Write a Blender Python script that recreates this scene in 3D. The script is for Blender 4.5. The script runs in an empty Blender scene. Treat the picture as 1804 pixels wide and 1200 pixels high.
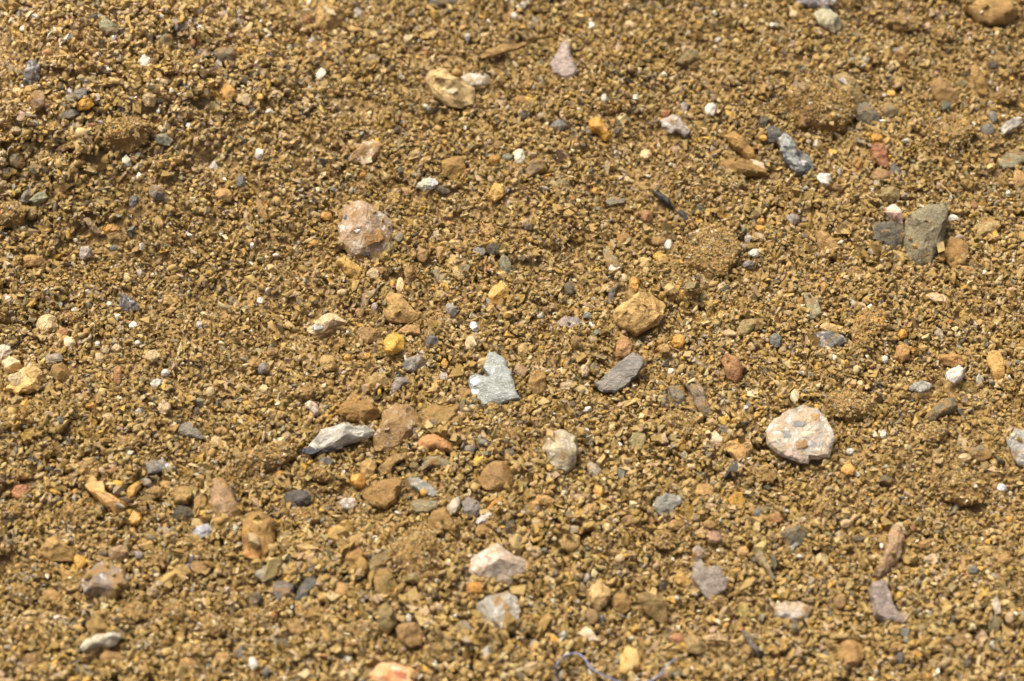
import bpy, math, random, re
import numpy as np
from mathutils import Vector, Matrix, noise
from mathutils.bvhtree import BVHTree

random.seed(7)
rng = np.random.default_rng(11)
sc = bpy.context.scene
COL = sc.collection
MM = 0.001                                  # the script thinks in millimetres, the scene is in metres

# ------------------------------------------------------------------ camera
PITCH = math.radians(50)
DIST = 440.0
FOCAL, SENSOR = 88.0, 36.0
cam_pos = Vector((0.0, -DIST * math.cos(PITCH), DIST * math.sin(PITCH)))
cam_fwd = Vector((0.0, math.cos(PITCH), -math.sin(PITCH)))
cam_up = Vector((0.0, math.sin(PITCH), math.cos(PITCH)))
cam = bpy.data.cameras.new('camera'); camo = bpy.data.objects.new('camera', cam); COL.objects.link(camo)
cam.lens = FOCAL; cam.sensor_width = SENSOR; cam.clip_start = 0.01; cam.clip_end = 50
camo.location = cam_pos * MM
camo.rotation_euler = (math.radians(90) - PITCH, 0, 0)
cam.dof.use_dof = True; cam.dof.focus_distance = DIST * MM * 1.0; cam.dof.aperture_fstop = 20
sc.camera = camo
sc.cycles.filter_width = 1.7

# ------------------------------------------------------------------ daylight
SUN_EL, SUN_AZ = math.radians(62), math.radians(-42)      # azimuth from +Y (away from the camera) towards +X
world = bpy.data.worlds.new('World'); sc.world = world; world.use_nodes = True
wt = world.node_tree; wt.nodes.clear()
sky = wt.nodes.new('ShaderNodeTexSky'); sky.sky_type = 'NISHITA'; sky.sun_disc = False
sky.sun_elevation = SUN_EL; sky.sun_rotation = SUN_AZ
sky.dust_density = 8.0; sky.ozone_density = 0.3; sky.air_density = 0.4      # thin high haze
bgn = wt.nodes.new('ShaderNodeBackground'); bgn.inputs['Strength'].default_value = 0.14
won = wt.nodes.new('ShaderNodeOutputWorld')
wt.links.new(sky.outputs[0], bgn.inputs[0]); wt.links.new(bgn.outputs[0], won.inputs[0])
sl = bpy.data.lights.new('sun', 'SUN'); sl.energy = 2.2; sl.angle = math.radians(20); sl.color = (1.0, 0.975, 0.92)
so = bpy.data.objects.new('sun', sl); COL.objects.link(so)
sd = Vector((math.sin(SUN_AZ) * math.cos(SUN_EL), math.cos(SUN_AZ) * math.cos(SUN_EL), math.sin(SUN_EL)))
so.location = sd * 2; so.rotation_euler = (-sd).to_track_quat('-Z', 'Y').to_euler()
vs = sc.view_settings
vs.view_transform = 'Standard'; vs.look = 'None'; vs.gamma = 1.0; vs.use_curve_mapping = False; vs.exposure = 0.76

# ------------------------------------------------------------------ helpers
def lin(c, k=0.80):
    o = []
    for v in c:
        v = v / 255.0
        o.append(k * (v / 12.92 if v <= 0.04045 else ((v + 0.055) / 1.055) ** 2.4))
    return tuple(o)

def rgba(c):
    r, g, b = lin(c, 0.73); return (r * 0.95, g, b, 1.0)

def tag(o, label=None, cat=None, group=None, kind=None):
    if label: o['label'] = label
    if cat: o['category'] = cat
    if group: o['group'] = group
    if kind: o['kind'] = kind
    return o

def pix_ray(px, py):
    s = SENSOR / FOCAL / 1804.0
    return (cam_fwd + Vector((1, 0, 0)) * ((px - 902) * s) + cam_up * ((600 - py) * s)).normalized()

def sst(a, b, x):
    t = np.clip((x - a) / (b - a), 0, 1); return t * t * (3 - 2 * t)

# value noise on numpy arrays
NT = rng.random((256, 256))
def vnoise(x, y):
    xi = np.floor(x).astype(int); yi = np.floor(y).astype(int)
    fx = x - xi; fy = y - yi
    fx = fx * fx * (3 - 2 * fx); fy = fy * fy * (3 - 2 * fy)
    a = NT[xi & 255, yi & 255]; b = NT[(xi + 1) & 255, yi & 255]
    c = NT[xi & 255, (yi + 1) & 255]; d = NT[(xi + 1) & 255, (yi + 1) & 255]
    return (a * (1 - fx) + b * fx) * (1 - fy) + (c * (1 - fx) + d * fx) * fy - 0.5

# the lie of the sand, in mm: a mound, soft hummocks, small pits beside stones
PITS = []
def ground(x, y):
    x = np.asarray(x, float); y = np.asarray(y, float)
    h = 2.2 * vnoise(x / 46 + 3.1, y / 46 + 8.2) + 2.6 * vnoise(x / 17 + 13.7, y / 17 + 4.4) + 1.9 * vnoise(x / 7.5 + 31.7, y / 7.5 + 64.4) + 0.8 * vnoise(x / 3.4 + 1.7, y / 3.4 + 24.4)
    r = np.hypot((x + 84) / 1.25, (y - 64) / 1.0)
    m = sst(50, 4, r)
    h = h + 17 * m + m * (2.8 * vnoise(x / 11 + 3.3, y / 11 + 7.9) + 1.7 * vnoise(x / 6 + 5.3, y / 6 + 1.9))   # lumpy mound
    h = h + 3.6 * sst(40, 110, y) * sst(-40, 40, x)
    far = np.hypot(x, y)
    h = h * sst(420, 200, far)
    for (px_, py_, pr, pd) in PITS:
        h = h - pd * np.exp(-((x - px_) ** 2 + (y - py_) ** 2) / (pr * pr))
    return h

def spot(px, py, lift=0.0):
    """where the line of sight through the picture point meets the sand"""
    d = pix_ray(px, py); t = -cam_pos.z / d.z
    for _ in range(12):
        p = cam_pos + d * t
        t += (p.z - float(ground(p.x, p.y)) - lift) / -d.z * 0.8
    return cam_pos + d * t

for (px_, py_, pr, pd) in [(375, 283, 1.6, 3.0), (722, 1062, 1.6, 2.5), (150, 690, 1.2, 2.5), (138, 730, 1.2, 2.5), (1212, 122, 2.0, 3.0),
                           (880, 108, 2.5, 2.0), (575, 395, 2.2, 2.5), (1590, 428, 1.5, 2.5), (1350, 802, 2.0, 1.6), (1410, 825, 2.4, 1.6),
                           (110, 272, 1.5, 1.2), (1165, 800, 1.0, 1.5), (790, 480, 1.4, 2.0), (1020, 800, 1.4, 1.5), (770, 20, 3.0, 2.5),
                           (1160, 1100, 1.8, 2.0), (1410, 985, 2.0, 2.0), (1215, 690, 1.2, 2.0), (322, 925, 1.6, 1.5), (1705, 25, 1.4, 2.5),
                           (1630, 70, 1.8, 2.5), (630, 1010, 2.2, 1.8), (520, 905, 2.0, 1.5), (1650, 690, 1.2, 1.5), (660, 330, 1.2, 1.0)]:
    q_ = spot(px_, py_); PITS.append((q_.x, q_.y, pr, pd))

def mesh_np(name, V, F, mat=None, smooth=False):
    """V (n,3) in mm, F (m,3) triangles"""
    me = bpy.data.meshes.new(name)
    n, m = len(V), len(F)
    me.vertices.add(n); me.vertices.foreach_set('co', (np.asarray(V) * MM).astype(np.float32).ravel())
    me.loops.add(m * 3); me.loops.foreach_set('vertex_index', np.asarray(F).astype(np.int32).ravel())
    me.polygons.add(m); me.polygons.foreach_set('loop_start', np.arange(0, m * 3, 3, dtype=np.int32))
    me.polygons.foreach_set('use_smooth', np.full(m, smooth))
    if mat: me.materials.append(mat)
    me.update(); me.validate()
    return me

# ------------------------------------------------------------------ materials
def N(t, typ, **kw):
    n = t.nodes.new(typ)
    for k, v in kw.items():
        if k in n.inputs: n.inputs[k].default_value = v
        else: setattr(n, k, v)
    return n

def mixc(t, fac, a, b, mode='MIX'):
    m = t.nodes.new('ShaderNodeMix'); m.data_type = 'RGBA'; m.blend_type = mode; m.clamp_factor = True
    for sock, v in ((m.inputs[0], fac), (m.inputs[6], a), (m.inputs[7], b)):
        if isinstance(v, (int, float)): sock.default_value = v
        elif isinstance(v, tuple): sock.default_value = v
        else: t.links.new(v, sock)
    return m.outputs[2]

def ramp(t, src, a, b):
    m = N(t, 'ShaderNodeMapRange'); m.clamp = True
    m.inputs['From Min'].default_value = a; m.inputs['From Max'].default_value = b
    t.links.new(src, m.inputs['Value']); return m.outputs[0]

DUST = (176, 136, 76)
MATS = {}
def stone_mat(kind, c1, c2, dust):
    key = (kind, c1, c2, dust)
    if key in MATS: return MATS[key]
    m = bpy.data.materials.new(kind + '_stone'); m.use_nodes = True
    t = m.node_tree; t.nodes.clear(); L = t.links.new
    out = N(t, 'ShaderNodeOutputMaterial'); b = N(t, 'ShaderNodeBsdfPrincipled'); L(b.outputs[0], out.inputs[0])
    tc = N(t, 'ShaderNodeTexCoord'); oi = N(t, 'ShaderNodeObjectInfo')
    mp = N(t, 'ShaderNodeVectorMath', operation='ADD')
    sc_ = N(t, 'ShaderNodeVectorMath', operation='SCALE'); sc_.inputs['Scale'].default_value = 3.0
    cr = N(t, 'ShaderNodeCombineXYZ')
    for i in range(3): L(oi.outputs['Random'], cr.inputs[i])
    L(cr.outputs[0], sc_.inputs[0]); L(tc.outputs['Object'], mp.inputs[0]); L(sc_.outputs[0], mp.inputs[1])
    P = mp.outputs[0]
    if kind == 'slate':
        st = N(t, 'ShaderNodeMapping'); st.inputs['Scale'].default_value = (0.5, 1.8, 3.0); L(P, st.inputs[0]); P = st.outputs[0]
    def nz(scale, det=4, rough=0.6):
        n = N(t, 'ShaderNodeTexNoise'); n.inputs['Scale'].default_value = scale
        n.inputs['Detail'].default_value = det; n.inputs['Roughness'].default_value = rough
        L(P, n.inputs['Vector']); return n.outputs[0]
    big = nz(230); mid = nz(600); fine = nz(2200, 3, 0.7)
    A, B = rgba(c1), rgba(c2)
    dark = tuple(v * 0.42 for v in A[:3]) + (1,)
    if kind == 'granite':
        vo = N(t, 'ShaderNodeTexVoronoi'); vo.inputs['Scale'].default_value = 1500
        wn = N(t, 'ShaderNodeTexNoise'); wn.inputs['Scale'].default_value = 900; wn.inputs['Detail'].default_value = 3; L(P, wn.inputs['Vector'])
        ws = N(t, 'ShaderNodeVectorMath', operation='SCALE'); ws.inputs['Scale'].default_value = 0.0022; L(wn.outputs['Color'], ws.inputs[0])
        wa = N(t, 'ShaderNodeVectorMath', operation='ADD'); L(P, wa.inputs[0]); L(ws.outputs[0], wa.inputs[1]); L(wa.outputs[0], vo.inputs['Vector'])
        sep = N(t, 'ShaderNodeSeparateColor'); L(vo.outputs['Color'], sep.inputs[0])
        c = mixc(t, ramp(t, mid, 0.44, 0.56), A, B)
        c = mixc(t, ramp(t, big, 0.52, 0.60), c, mixc(t, 0.28, c, dark))
        c = mixc(t, ramp(t, sep.outputs[0], 0.70, 0.95), c, mixc(t, 0.55, c, (0.72, 0.68, 0.60, 1)))
        c = mixc(t, ramp(t, sep.outputs[1], 0.86, 0.96), c, mixc(t, 0.6, c, dark))
        c = mixc(t, ramp(t, sep.outputs[2], 0.3, 1.0), c, mixc(t, 0.5, c, B))
        rough, spec = 0.55, 0.5
    elif kind == 'quartz':
        c = mixc(t, ramp(t, big, 0.40, 0.60), A, B)
        c = mixc(t, ramp(t, fine, 0.55, 0.75), c, tuple(min(1, v * 1.25) for v in A[:3]) + (1,))
        rough, spec = 0.34, 0.6
    elif kind == 'slate':
        c = mixc(t, ramp(t, mid, 0.42, 0.62), A, B)
        c = mixc(t, ramp(t, big, 0.52, 0.62), c, mixc(t, 0.5, c, tuple(v * 0.6 for v in A[:3]) + (1,)))
        c = mixc(t, ramp(t, fine, 0.52, 0.64), c, tuple(min(1, v * 1.8) for v in A[:3]) + (1,))
        rough, spec = 0.42, 0.55
    else:
        c = mixc(t, ramp(t, mid, 0.38, 0.64), A, B)
        c = mixc(t, ramp(t, fine, 0.54, 0.66), c, dark)
        c = mixc(t, ramp(t, fine, 0.42, 0.34), c, tuple(min(1, v * 1.35) for v in A[:3]) + (1,))
        rough, spec = 0.75, 0.35
    # clinging silt, patches with a shape of their own
    dn = nz(420, 6, 0.7)
    thr = 0.70 - 0.40 * dust
    c = mixc(t, ramp(t, dn, thr, thr + 0.10), c, mixc(t, fine, rgba(DUST), rgba((140, 104, 55))))
    L(c, b.inputs['Base Color']); b.inputs['Roughness'].default_value = rough; b.inputs['Specular IOR Level'].default_value = spec
    bp = N(t, 'ShaderNodeBump'); bp.inputs['Strength'].default_value = 0.9; bp.inputs['Distance'].default_value = 0.0004
    ad = N(t, 'ShaderNodeMath', operation='ADD'); L(mid, ad.inputs[0]); L(fine, ad.inputs[1])
    L(ad.outputs[0], bp.inputs['Height']); L(bp.outputs[0], b.inputs['Normal'])
    MATS[key] = m; return m

def grain_mat():
    m = bpy.data.materials.new('sand_grain'); m.use_nodes = True
    t = m.node_tree; b = t.nodes['Principled BSDF']; L = t.links.new
    at = N(t, 'ShaderNodeVertexColor'); at.layer_name = 'tint'
    tc = N(t, 'ShaderNodeTexCoord')
    n = N(t, 'ShaderNodeTexNoise'); n.inputs['Scale'].default_value = 1500; n.inputs['Detail'].default_value = 3; L(tc.outputs['Object'], n.inputs['Vector'])
    c = mixc(t, ramp(t, n.outputs[0], 0.35, 0.7), mixc(t, 0.72, (0, 0, 0, 1), at.outputs['Color']), at.outputs['Color'])
    L(c, b.inputs['Base Color']); b.inputs['Roughness'].default_value = 0.85; b.inputs['Specular IOR Level'].default_value = 0.2
    bp = N(t, 'ShaderNodeBump'); bp.inputs['Strength'].default_value = 0.5; bp.inputs['Distance'].default_value = 0.00015
    L(n.outputs[0], bp.inputs['Height']); L(bp.outputs[0], b.inputs['Normal'])
    return m

def bed_mat():
    m = bpy.data.materials.new('sand_bed'); m.use_nodes = True
    t = m.node_tree; b = t.nodes['Principled BSDF']; L = t.links.new
    tc = N(t, 'ShaderNodeTexCoord')
    v = N(t, 'ShaderNodeTexVoronoi'); v.inputs['Scale'].default_value = 1100; L(tc.outputs['Object'], v.inputs['Vector'])
    n = N(t, 'ShaderNodeTexNoise'); n.inputs['Scale'].default_value = 120; n.inputs['Detail'].default_value = 6; L(tc.outputs['Object'], n.inputs['Vector'])
    s = N(t, 'ShaderNodeSeparateColor'); L(v.outputs['Color'], s.inputs[0])
    c = mixc(t, s.outputs[0], rgba((158, 124, 72)), rgba((186, 150, 94)))
    c = mixc(t, ramp(t, n.outputs[0], 0.4, 0.7), c, rgba((160, 124, 72)))
    L(c, b.inputs['Base Color']); b.inputs['Roughness'].default_value = 0.9
    bp = N(t, 'ShaderNodeBump'); bp.inputs['Strength'].default_value = 1.0; bp.inputs['Distance'].default_value = 0.0006; bp.invert = True
    L(v.outputs['Distance'], bp.inputs['Height']); L(bp.outputs[0], b.inputs['Normal'])
    return m

# ------------------------------------------------------------------ the ground sheet
fx = np.concatenate([np.linspace(-900, -190, 14)[:-1], np.arange(-190, 190.1, 1.25), np.linspace(190, 900, 14)[1:]])
fy = np.concatenate([np.linspace(-900, -160, 14)[:-1], np.arange(-160, 175.1, 1.25), np.linspace(175, 900, 14)[1:]])
gx, gy = np.meshgrid(fx, fy)
gz = ground(gx, gy) + 0.08
V = np.stack([gx.ravel(), gy.ravel(), gz.ravel()], 1)
ny, nx = gx.shape
ii = (np.arange(ny - 1)[:, None] * nx + np.arange(nx - 1)[None]).ravel()
F = np.concatenate([np.stack([ii, ii + 1, ii + nx + 1], 1), np.stack([ii, ii + nx + 1, ii + nx], 1)])
bed = bpy.data.objects.new('ground', mesh_np('ground', V, F, bed_mat(), True)); COL.objects.link(bed)
tag(bed, 'bed of brown ochre sand rising to a low mound', 'sand', kind='structure')

# ------------------------------------------------------------------ deposition height map
X0, X1, Y0, Y1, CELL = -175.0, 175.0, -150.0, 160.0, 0.25
hx = np.arange(X0, X1, CELL) + CELL / 2; hy = np.arange(Y0, Y1, CELL) + CELL / 2
HX, HY = np.meshgrid(hx, hy)
H = ground(HX, HY) + 0.15
SID = np.zeros(H.shape, np.int32)            # which stone covers the cell
KEEP = [1.0]                                 # share of grains that come to rest on that stone

def raster(Vw, F, sid):
    A, B, C = Vw[F[:, 0]], Vw[F[:, 1]], Vw[F[:, 2]]
    k = 9
    for i in range(k + 1):
        for j in range(k + 1 - i):
            a, b_ = i / k, j / k
            P = A * a + B * b_ + C * (1 - a - b_)
            ix = ((P[:, 0] - X0) / CELL).astype(int); iy = ((P[:, 1] - Y0) / CELL).astype(int)
            ok = (ix >= 0) & (iy >= 0) & (ix < H.shape[1]) & (iy < H.shape[0])
            ix, iy, z = ix[ok], iy[ok], P[ok, 2]
            up = z > H[iy, ix]
            ix, iy, z = ix[up], iy[up], z[up]
            o = np.argsort(z); H[iy[o], ix[o]] = z[o]; SID[iy, ix] = sid

# ------------------------------------------------------------------ stones
def resample(pts, n):
    """about n points along the outline, keeping its corners"""
    P = [Vector(p) for p in pts]; m = len(P)
    d = [(P[(i + 1) % m] - P[i]).length for i in range(m)]; T = sum(d); res = []
    for i in range(m):
        k = max(1, round(n * d[i] / T))
        res += [P[i].lerp(P[(i + 1) % m], j / k) for j in range(k)]
    return res

def oval(cx, cy, w, h, rot=0.0, rnd=None, jag=0.13):
    """an irregular rounded outline"""
    rnd = rnd or random
    n = rnd.choice((7, 8, 9)); ph = rnd.random() * 6.28; out = []
    for i in range(n):
        a = ph + 6.283 * (i + rnd.uniform(-.22, .22)) / n
        r = 1.04 + rnd.uniform(-jag, jag)
        x, y = math.cos(a) * w / 2 * r, math.sin(a) * h / 2 * r
        c, s = math.cos(math.radians(rot)), math.sin(math.radians(rot))
        out.append((cx + x * c - y * s, cy + x * s + y * c))
    return out

COUNT = [0]
CLODS = []
BIG = []
CUT = re.compile(r' (?:with|beside|lying|touching|under|behind|between|near|next|standing|resting|on|in|at|set|below|above|over|alone|half|against|tucked|wedged|leaning|running|casting|slanting|pointing|hanging|capped|capping|perched|around|among|partly|hugging|overlapping|almost|beyond|just|directly|across|by|sunk|swelling|lifted|clear|like|edge|overhanging|than|end|left) ')
def stone(name, label, outline, kind='plain', c1=(180, 140, 90), c2=None, cat='pebble', group=None,
          thick=0.42, tilt=0.35, lift=None, dust=0.3, facets=6, smooth=False, keep=0.02, inc=(), rough=0.05, dome=2.2):
    COUNT[0] += 1; sid = COUNT[0]
    rnd = random.Random(sid * 77 + 5)
    if name == 'sand_clod':
        CLODS.append(sid); keep = 0.10; lift = (lift or 0.8) + 0.2; c1 = tuple(int(v * 1.2) for v in c1); c2 = c2 and tuple(int(v * 1.2) for v in c2); thick *= 0.85
        facets = 3
    if kind != 'quartz' and keep > 0: dust = min(0.75, dust + 0.27); keep = max(keep, 0.05)
    if c1[0] > c1[1] * 1.42 and kind == 'plain': c1 = tuple(int(a * .5 + b * .5) for a, b in zip(c1, (180, 142, 92)))
    if isinstance(outline, tuple) and not isinstance(outline[0], (tuple, list)):
        outline = oval(*outline, rnd=rnd)
    c2 = c2 or tuple(int(v * 0.82) for v in c1)
    mx, my = sum(p[0] for p in outline) / len(outline), sum(p[1] for p in outline) / len(outline)
    grow = 1.0 if keep == 0 else 1.05
    outline = [(mx + (x - mx) * grow, my + (y - my) * grow) for x, y in outline]     # the sand hides a little of the rim
    xs = [p[0] for p in outline]; ys = [p[1] for p in outline]
    cx, cy = sum(xs) / len(xs), sum(ys) / len(ys)
    size = 0.1 * min(max(xs) - min(xs), max(ys) - min(ys))       # mm, about
    base = spot(cx, cy, 0.6)
    e = 2.0
    gn = Vector((-(float(ground(base.x + e, base.y)) - float(ground(base.x - e, base.y))) / (2 * e),
                 -(float(ground(base.x, base.y + e)) - float(ground(base.x, base.y - e))) / (2 * e), 1)).normalized()
    tocam = (cam_pos - base).normalized()
    n = (gn * (1 - tilt) + tocam * tilt + Vector((rnd.uniform(-.07, .07), rnd.uniform(-.07, .07), 0))).normalized()
    T = max(size * thick, 0.5)
    if lift is None: lift = 0.55 + 0.12 * size * (tilt * 1.4)
    lift += 0.85 if keep == 0 else 0.45
    if max(c1) < (150 if kind == 'slate' else 126): c1, c2 = (tuple(int(v * k) for v, k in zip(c_, (1.16, 1.10, 0.98))) for c_ in (c1, c2))
    P0 = base + Vector((0, 0, lift))
    U = Vector((1, 0, 0)); U = (U - n * U.dot(n)).normalized(); W = n.cross(U)
    uv = []
    for (px, py) in outline:
        d = pix_ray(px, py); t = (P0 - cam_pos).dot(n) / d.dot(n)
        q = cam_pos + d * t - P0; uv.append((q.dot(U), q.dot(W)))
    diam = max((Vector(a) - Vector(b)).length for a in uv for b in uv)
    NP = 30 if diam > 5 else (22 if diam > 2.5 else 14)
    ring = resample(uv, NP); NP = len(ring)
    c = sum(ring, Vector((0, 0))) / NP
    ring = [p + (p - c).normalized() * rnd.uniform(-.022, .022) * diam * (1 if not smooth else .4) for p in ring]
    flat = thick < 0.31
    if flat: dome = 6.0
    S = [1.0, 0.98, 0.90, 0.74, 0.54, 0.30] if diam > 2.5 else [1.0, 0.86, 0.5]
    seed = Vector((sid * 3.7, sid * 1.3, sid * 0.7))
    verts, faces = [], []
    # top rings, edge first, then centre; then the underside
    def put(s, side):
        for p in ring:
            q = c + (p - c) * s
            z = T * (1 - s ** dome) ** (1 / 1.8) * side if s < 1 else 0.0
            verts.append(Vector((q.x, q.y, z)))
    for s in S: put(s, 1)
    ti = len(verts); verts.append(Vector((c.x, c.y, T)))
    low = len(verts)
    for s in S[1:]: put(s, -0.95)
    bi = len(verts); verts.append(Vector((c.x, c.y, -T * 0.95)))
    R = len(S)
    for r in range(R - 1):
        for i in range(NP):
            j = (i + 1) % NP
            a, b_, c_, d_ = r * NP + i, r * NP + j, (r + 1) * NP + j, (r + 1) * NP + i
            faces += [(a, b_, c_), (a, c_, d_)] if (i + r) % 2 else [(a, b_, d_), (b_, c_, d_)]
    for i in range(NP): faces.append(((R - 1) * NP + i, (R - 1) * NP + (i + 1) % NP, ti))
    for r in range(R - 1):
        o1 = (lambda i: i) if r == 0 else (lambda i, r=r: low + (r - 1) * NP + i)
        o2 = lambda i, r=r: low + r * NP + i
        for i in range(NP):
            j = (i + 1) % NP
            faces += [(o1(j), o1(i), o2(i)), (o1(j), o2(i), o2(j))]
    for i in range(NP): faces.append((low + (R - 2) * NP + (i + 1) % NP, low + (R - 2) * NP + i, bi))
    # broken faces: planes that shave the dome
    for _ in range(facets):
        a = rnd.random() * 6.283; th = math.radians(rnd.uniform(4, 16) if flat else rnd.uniform(8, 50))
        d = Vector((math.cos(a) * math.sin(th), math.sin(a) * math.sin(th), math.cos(th)))
        sup = max((v - Vector((c.x, c.y, 0))).dot(d) for v in verts)
        off = sup * rnd.uniform(0.66, 0.9)
        for v in verts:
            k = (v - Vector((c.x, c.y, 0))).dot(d) - off
            if k > 0: v -= d * k
    for v in verts:
        q = v / max(diam, 1) * 5 + seed
        v += Vector((noise.noise(q), noise.noise(q + Vector((9, 0, 0))), noise.noise(q + Vector((0, 9, 0))))) * diam * (rough * 0.5 if flat else rough * 0.8)
        if diam > 4:
            q = v * 1.1 + seed
            v += Vector((noise.noise(q), noise.noise(q + Vector((9, 0, 0))), noise.noise(q + Vector((0, 9, 0))))) * min(0.22, diam * rough * 0.35)
    Rm = Matrix((U, W, n)).transposed()
    zmin = min(v.z for v in verts)
    org = P0
    Vl = np.array([Rm @ v for v in verts])
    Fa = np.array(faces)
    me = mesh_np(name, Vl, Fa, stone_mat(kind, c1, c2, dust), smooth)
    if smooth: me.set_sharp_from_angle(angle=math.radians(38))
    o = bpy.data.objects.new(name, me); COL.objects.link(o); o.location = org * MM
    if not group: BIG.append((cx, cy, CUT.split(label)[0].strip()))
    tag(o, label, cat, group)
    KEEP.append(keep)
    raster(Vl + np.array(org), Fa, sid)
    if inc:
        bv = BVHTree.FromPolygons([tuple(v) for v in Vl], faces)
        for (nm, px, py, w, h, rot, ic) in inc:
            d = pix_ray(px, py)
            hit = bv.ray_cast(cam_pos - org, d)
            if hit[0] is None: continue
            p, nn = hit[0], hit[1]
            if nn.dot(d) > 0: nn = -nn
            nn = (nn + n).normalized()
            u2 = Vector((1, 0, 0)); u2 = (u2 - nn * u2.dot(nn)).normalized(); w2 = nn.cross(u2)
            rr = random.Random(int(px * 7 + py)); k = 11; pv = []; pf = []
            cr, sr = math.cos(math.radians(-rot)), math.sin(math.radians(-rot))
            for lev, (s, z) in enumerate(((1.0, -0.2), (0.95, 0.03), (0.55, 0.08))):
                for i in range(k):
                    a = 6.283 * i / k; r_ = s * (1 + 0.22 * math.sin(i * 2.3 + px) + (rr.uniform(-.1, .1)))
                    x, y = math.cos(a) * w * .066 * r_, math.sin(a) * h * .066 * r_
                    x, y = x * cr - y * sr, x * sr + y * cr
                    pv.append(p + u2 * x + w2 * y + nn * (z + rr.uniform(-.03, .03)))
            for lev in range(2):
                for i in range(k):
                    j = (i + 1) % k; a, b_ = lev * k + i, lev * k + j
                    pf += [(a, b_, b_ + k), (a, b_ + k, a + k)]
            pv.append(sum(pv[2 * k:], Vector()) / k + nn * 0.03)
            for i in range(k): pf.append((2 * k + i, 2 * k + (i + 1) % k, 3 * k))
            ch = bpy.data.objects.new(nm, mesh_np(nm, np.array(pv), np.array(pf), stone_mat('quartz', ic, tuple(int(v * .8) for v in ic), 0.15)))
            COL.objects.link(ch); ch.parent = o
    return o

def q(x0, y0, *c):
    """points read off an enlargement (3.75 times) whose corner is x0, y0"""
    return [(x0 + c[i] / 3.75, y0 + c[i + 1] / 3.75) for i in range(0, len(c), 2)]

WHITE, CREAM, AMBER, TAN = (232, 222, 206), (226, 198, 150), (226, 166, 68), (192, 152, 96)
BROWN, OLIVE, GREY, SLATE = (154, 117, 66), (150, 124, 72), (146, 140, 126), (120, 120, 128)
DARK, LILAC, PINK, RED = (66, 64, 66), (182, 164, 158), (198, 164, 140), (184, 110, 76)

# ---- the stones that show largest, each with its own outline
stone('stone_flake', 'pale blue grey heart shaped stone flake with a notched edge', [(800 + x / 8.57, 600 + y / 8.57) for x, y in ((530, 165), (620, 200), (760, 270), (800, 400), (870, 480), (900, 640), (950, 800), (995, 872), (900, 910), (700, 960), (480, 1002), (320, 960), (300, 860), (230, 740), (208, 650), (250, 570), (340, 538), (440, 580), (500, 600), (555, 615), (505, 530), (450, 440), (470, 330))],
      'slate', (168, 168, 158), (146, 146, 128), cat='stone', thick=0.16, tilt=0.2, lift=1.3, dust=0.12, facets=5, keep=0.0,
      inc=[('white_crystal', 837, 672, 14, 12, 10, (236, 238, 234)), ('white_crystal', 840, 690, 16, 9, 0, (226, 230, 228)), ('white_crystal', 868, 654, 6, 18, 10, (224, 226, 226))])
stone('stone_flake', 'large round white and pink mottled stone flake with a chipped lower rim', q(1324, 600, 95, 610, 150, 525, 240, 455, 340, 425, 430, 448, 490, 520, 540, 600, 545, 690, 517, 775, 440, 783, 385, 785, 372, 815, 270, 800, 175, 757, 100, 690),
      'granite', (188, 178, 158), (196, 166, 128), cat='stone', thick=0.13, tilt=0.2, lift=1.7, dust=0.14, facets=4, keep=0.0,
      inc=[('grey_crystal', 1407, 747, 18, 10, -5, (150, 146, 138)), ('grey_crystal', 1385, 765, 12, 14, 20, (160, 154, 144)), ('cream_patch', 1420, 765, 18, 10, -10, (226, 206, 170)), ('rusty_patch', 1412, 783, 18, 12, -10, (200, 150, 84)), ('rusty_patch', 1436, 735, 14, 12, 20, (190, 146, 86)), ('white_crystal', 1391, 741, 11, 9, 0, (248, 244, 236)), ('grey_crystal', 1433, 783, 9, 20, 0, (164, 156, 148)), ('pink_crystal', 1400, 800, 26, 11, 10, (236, 200, 176))])
stone('pebble', 'large pinkish grey granite pebble with an orange patch and sparkling crystals', q(440, 300, 660, 215, 720, 205, 790, 240, 850, 280, 915, 340, 940, 450, 880, 530, 850, 600, 800, 650, 740, 620, 680, 560, 600, 500, 590, 380, 610, 300),
      'granite', (194, 164, 128), (176, 144, 108), thick=0.34, tilt=0.35, dust=0.22, facets=7,
      inc=[('orange_patch', 658, 417, 32, 20, -20, (214, 160, 90)), ('dark_crystal', 644, 446, 11, 7, 20, (62, 62, 66)), ('dark_crystal', 610, 383, 8, 8, 0, (70, 66, 80)), ('white_crystal', 614, 401, 9, 5, 0, (240, 234, 224)), ('white_crystal', 629, 406, 9, 7, 0, (240, 232, 220))])
stone('pebble', 'large orange tan rough pebble with a knobbly crust', q(880, 300, 760, 960, 800, 900, 870, 860, 930, 800, 1010, 790, 1090, 820, 1115, 880, 1080, 960, 1050, 1010, 960, 1050, 880, 1080, 800, 1030),
      'plain', (222, 180, 112), (206, 160, 94), thick=0.4, dust=0.22, facets=6, rough=0.07)
stone('pebble', 'large upright grey olive rough pebble beside a smaller dark grey block', q(1324, 300, 1040, 310, 1130, 270, 1220, 230, 1270, 215, 1295, 270, 1280, 400, 1260, 480, 1220, 560, 1190, 640, 1110, 650, 1040, 600, 1010, 500, 1015, 400),
      'plain', (152, 138, 104), (130, 118, 90), thick=0.42, tilt=0.45, dust=0.08, facets=6, lift=1.9)
stone('pebble', 'dark grey blocky stone wedged against the upright grey olive pebble', q(1324, 300, 810, 350, 900, 345, 1000, 355, 1012, 440, 990, 520, 930, 535, 870, 480, 805, 455),
      'plain', (98, 94, 84), (74, 72, 68), thick=0.4, dust=0.15)
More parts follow.
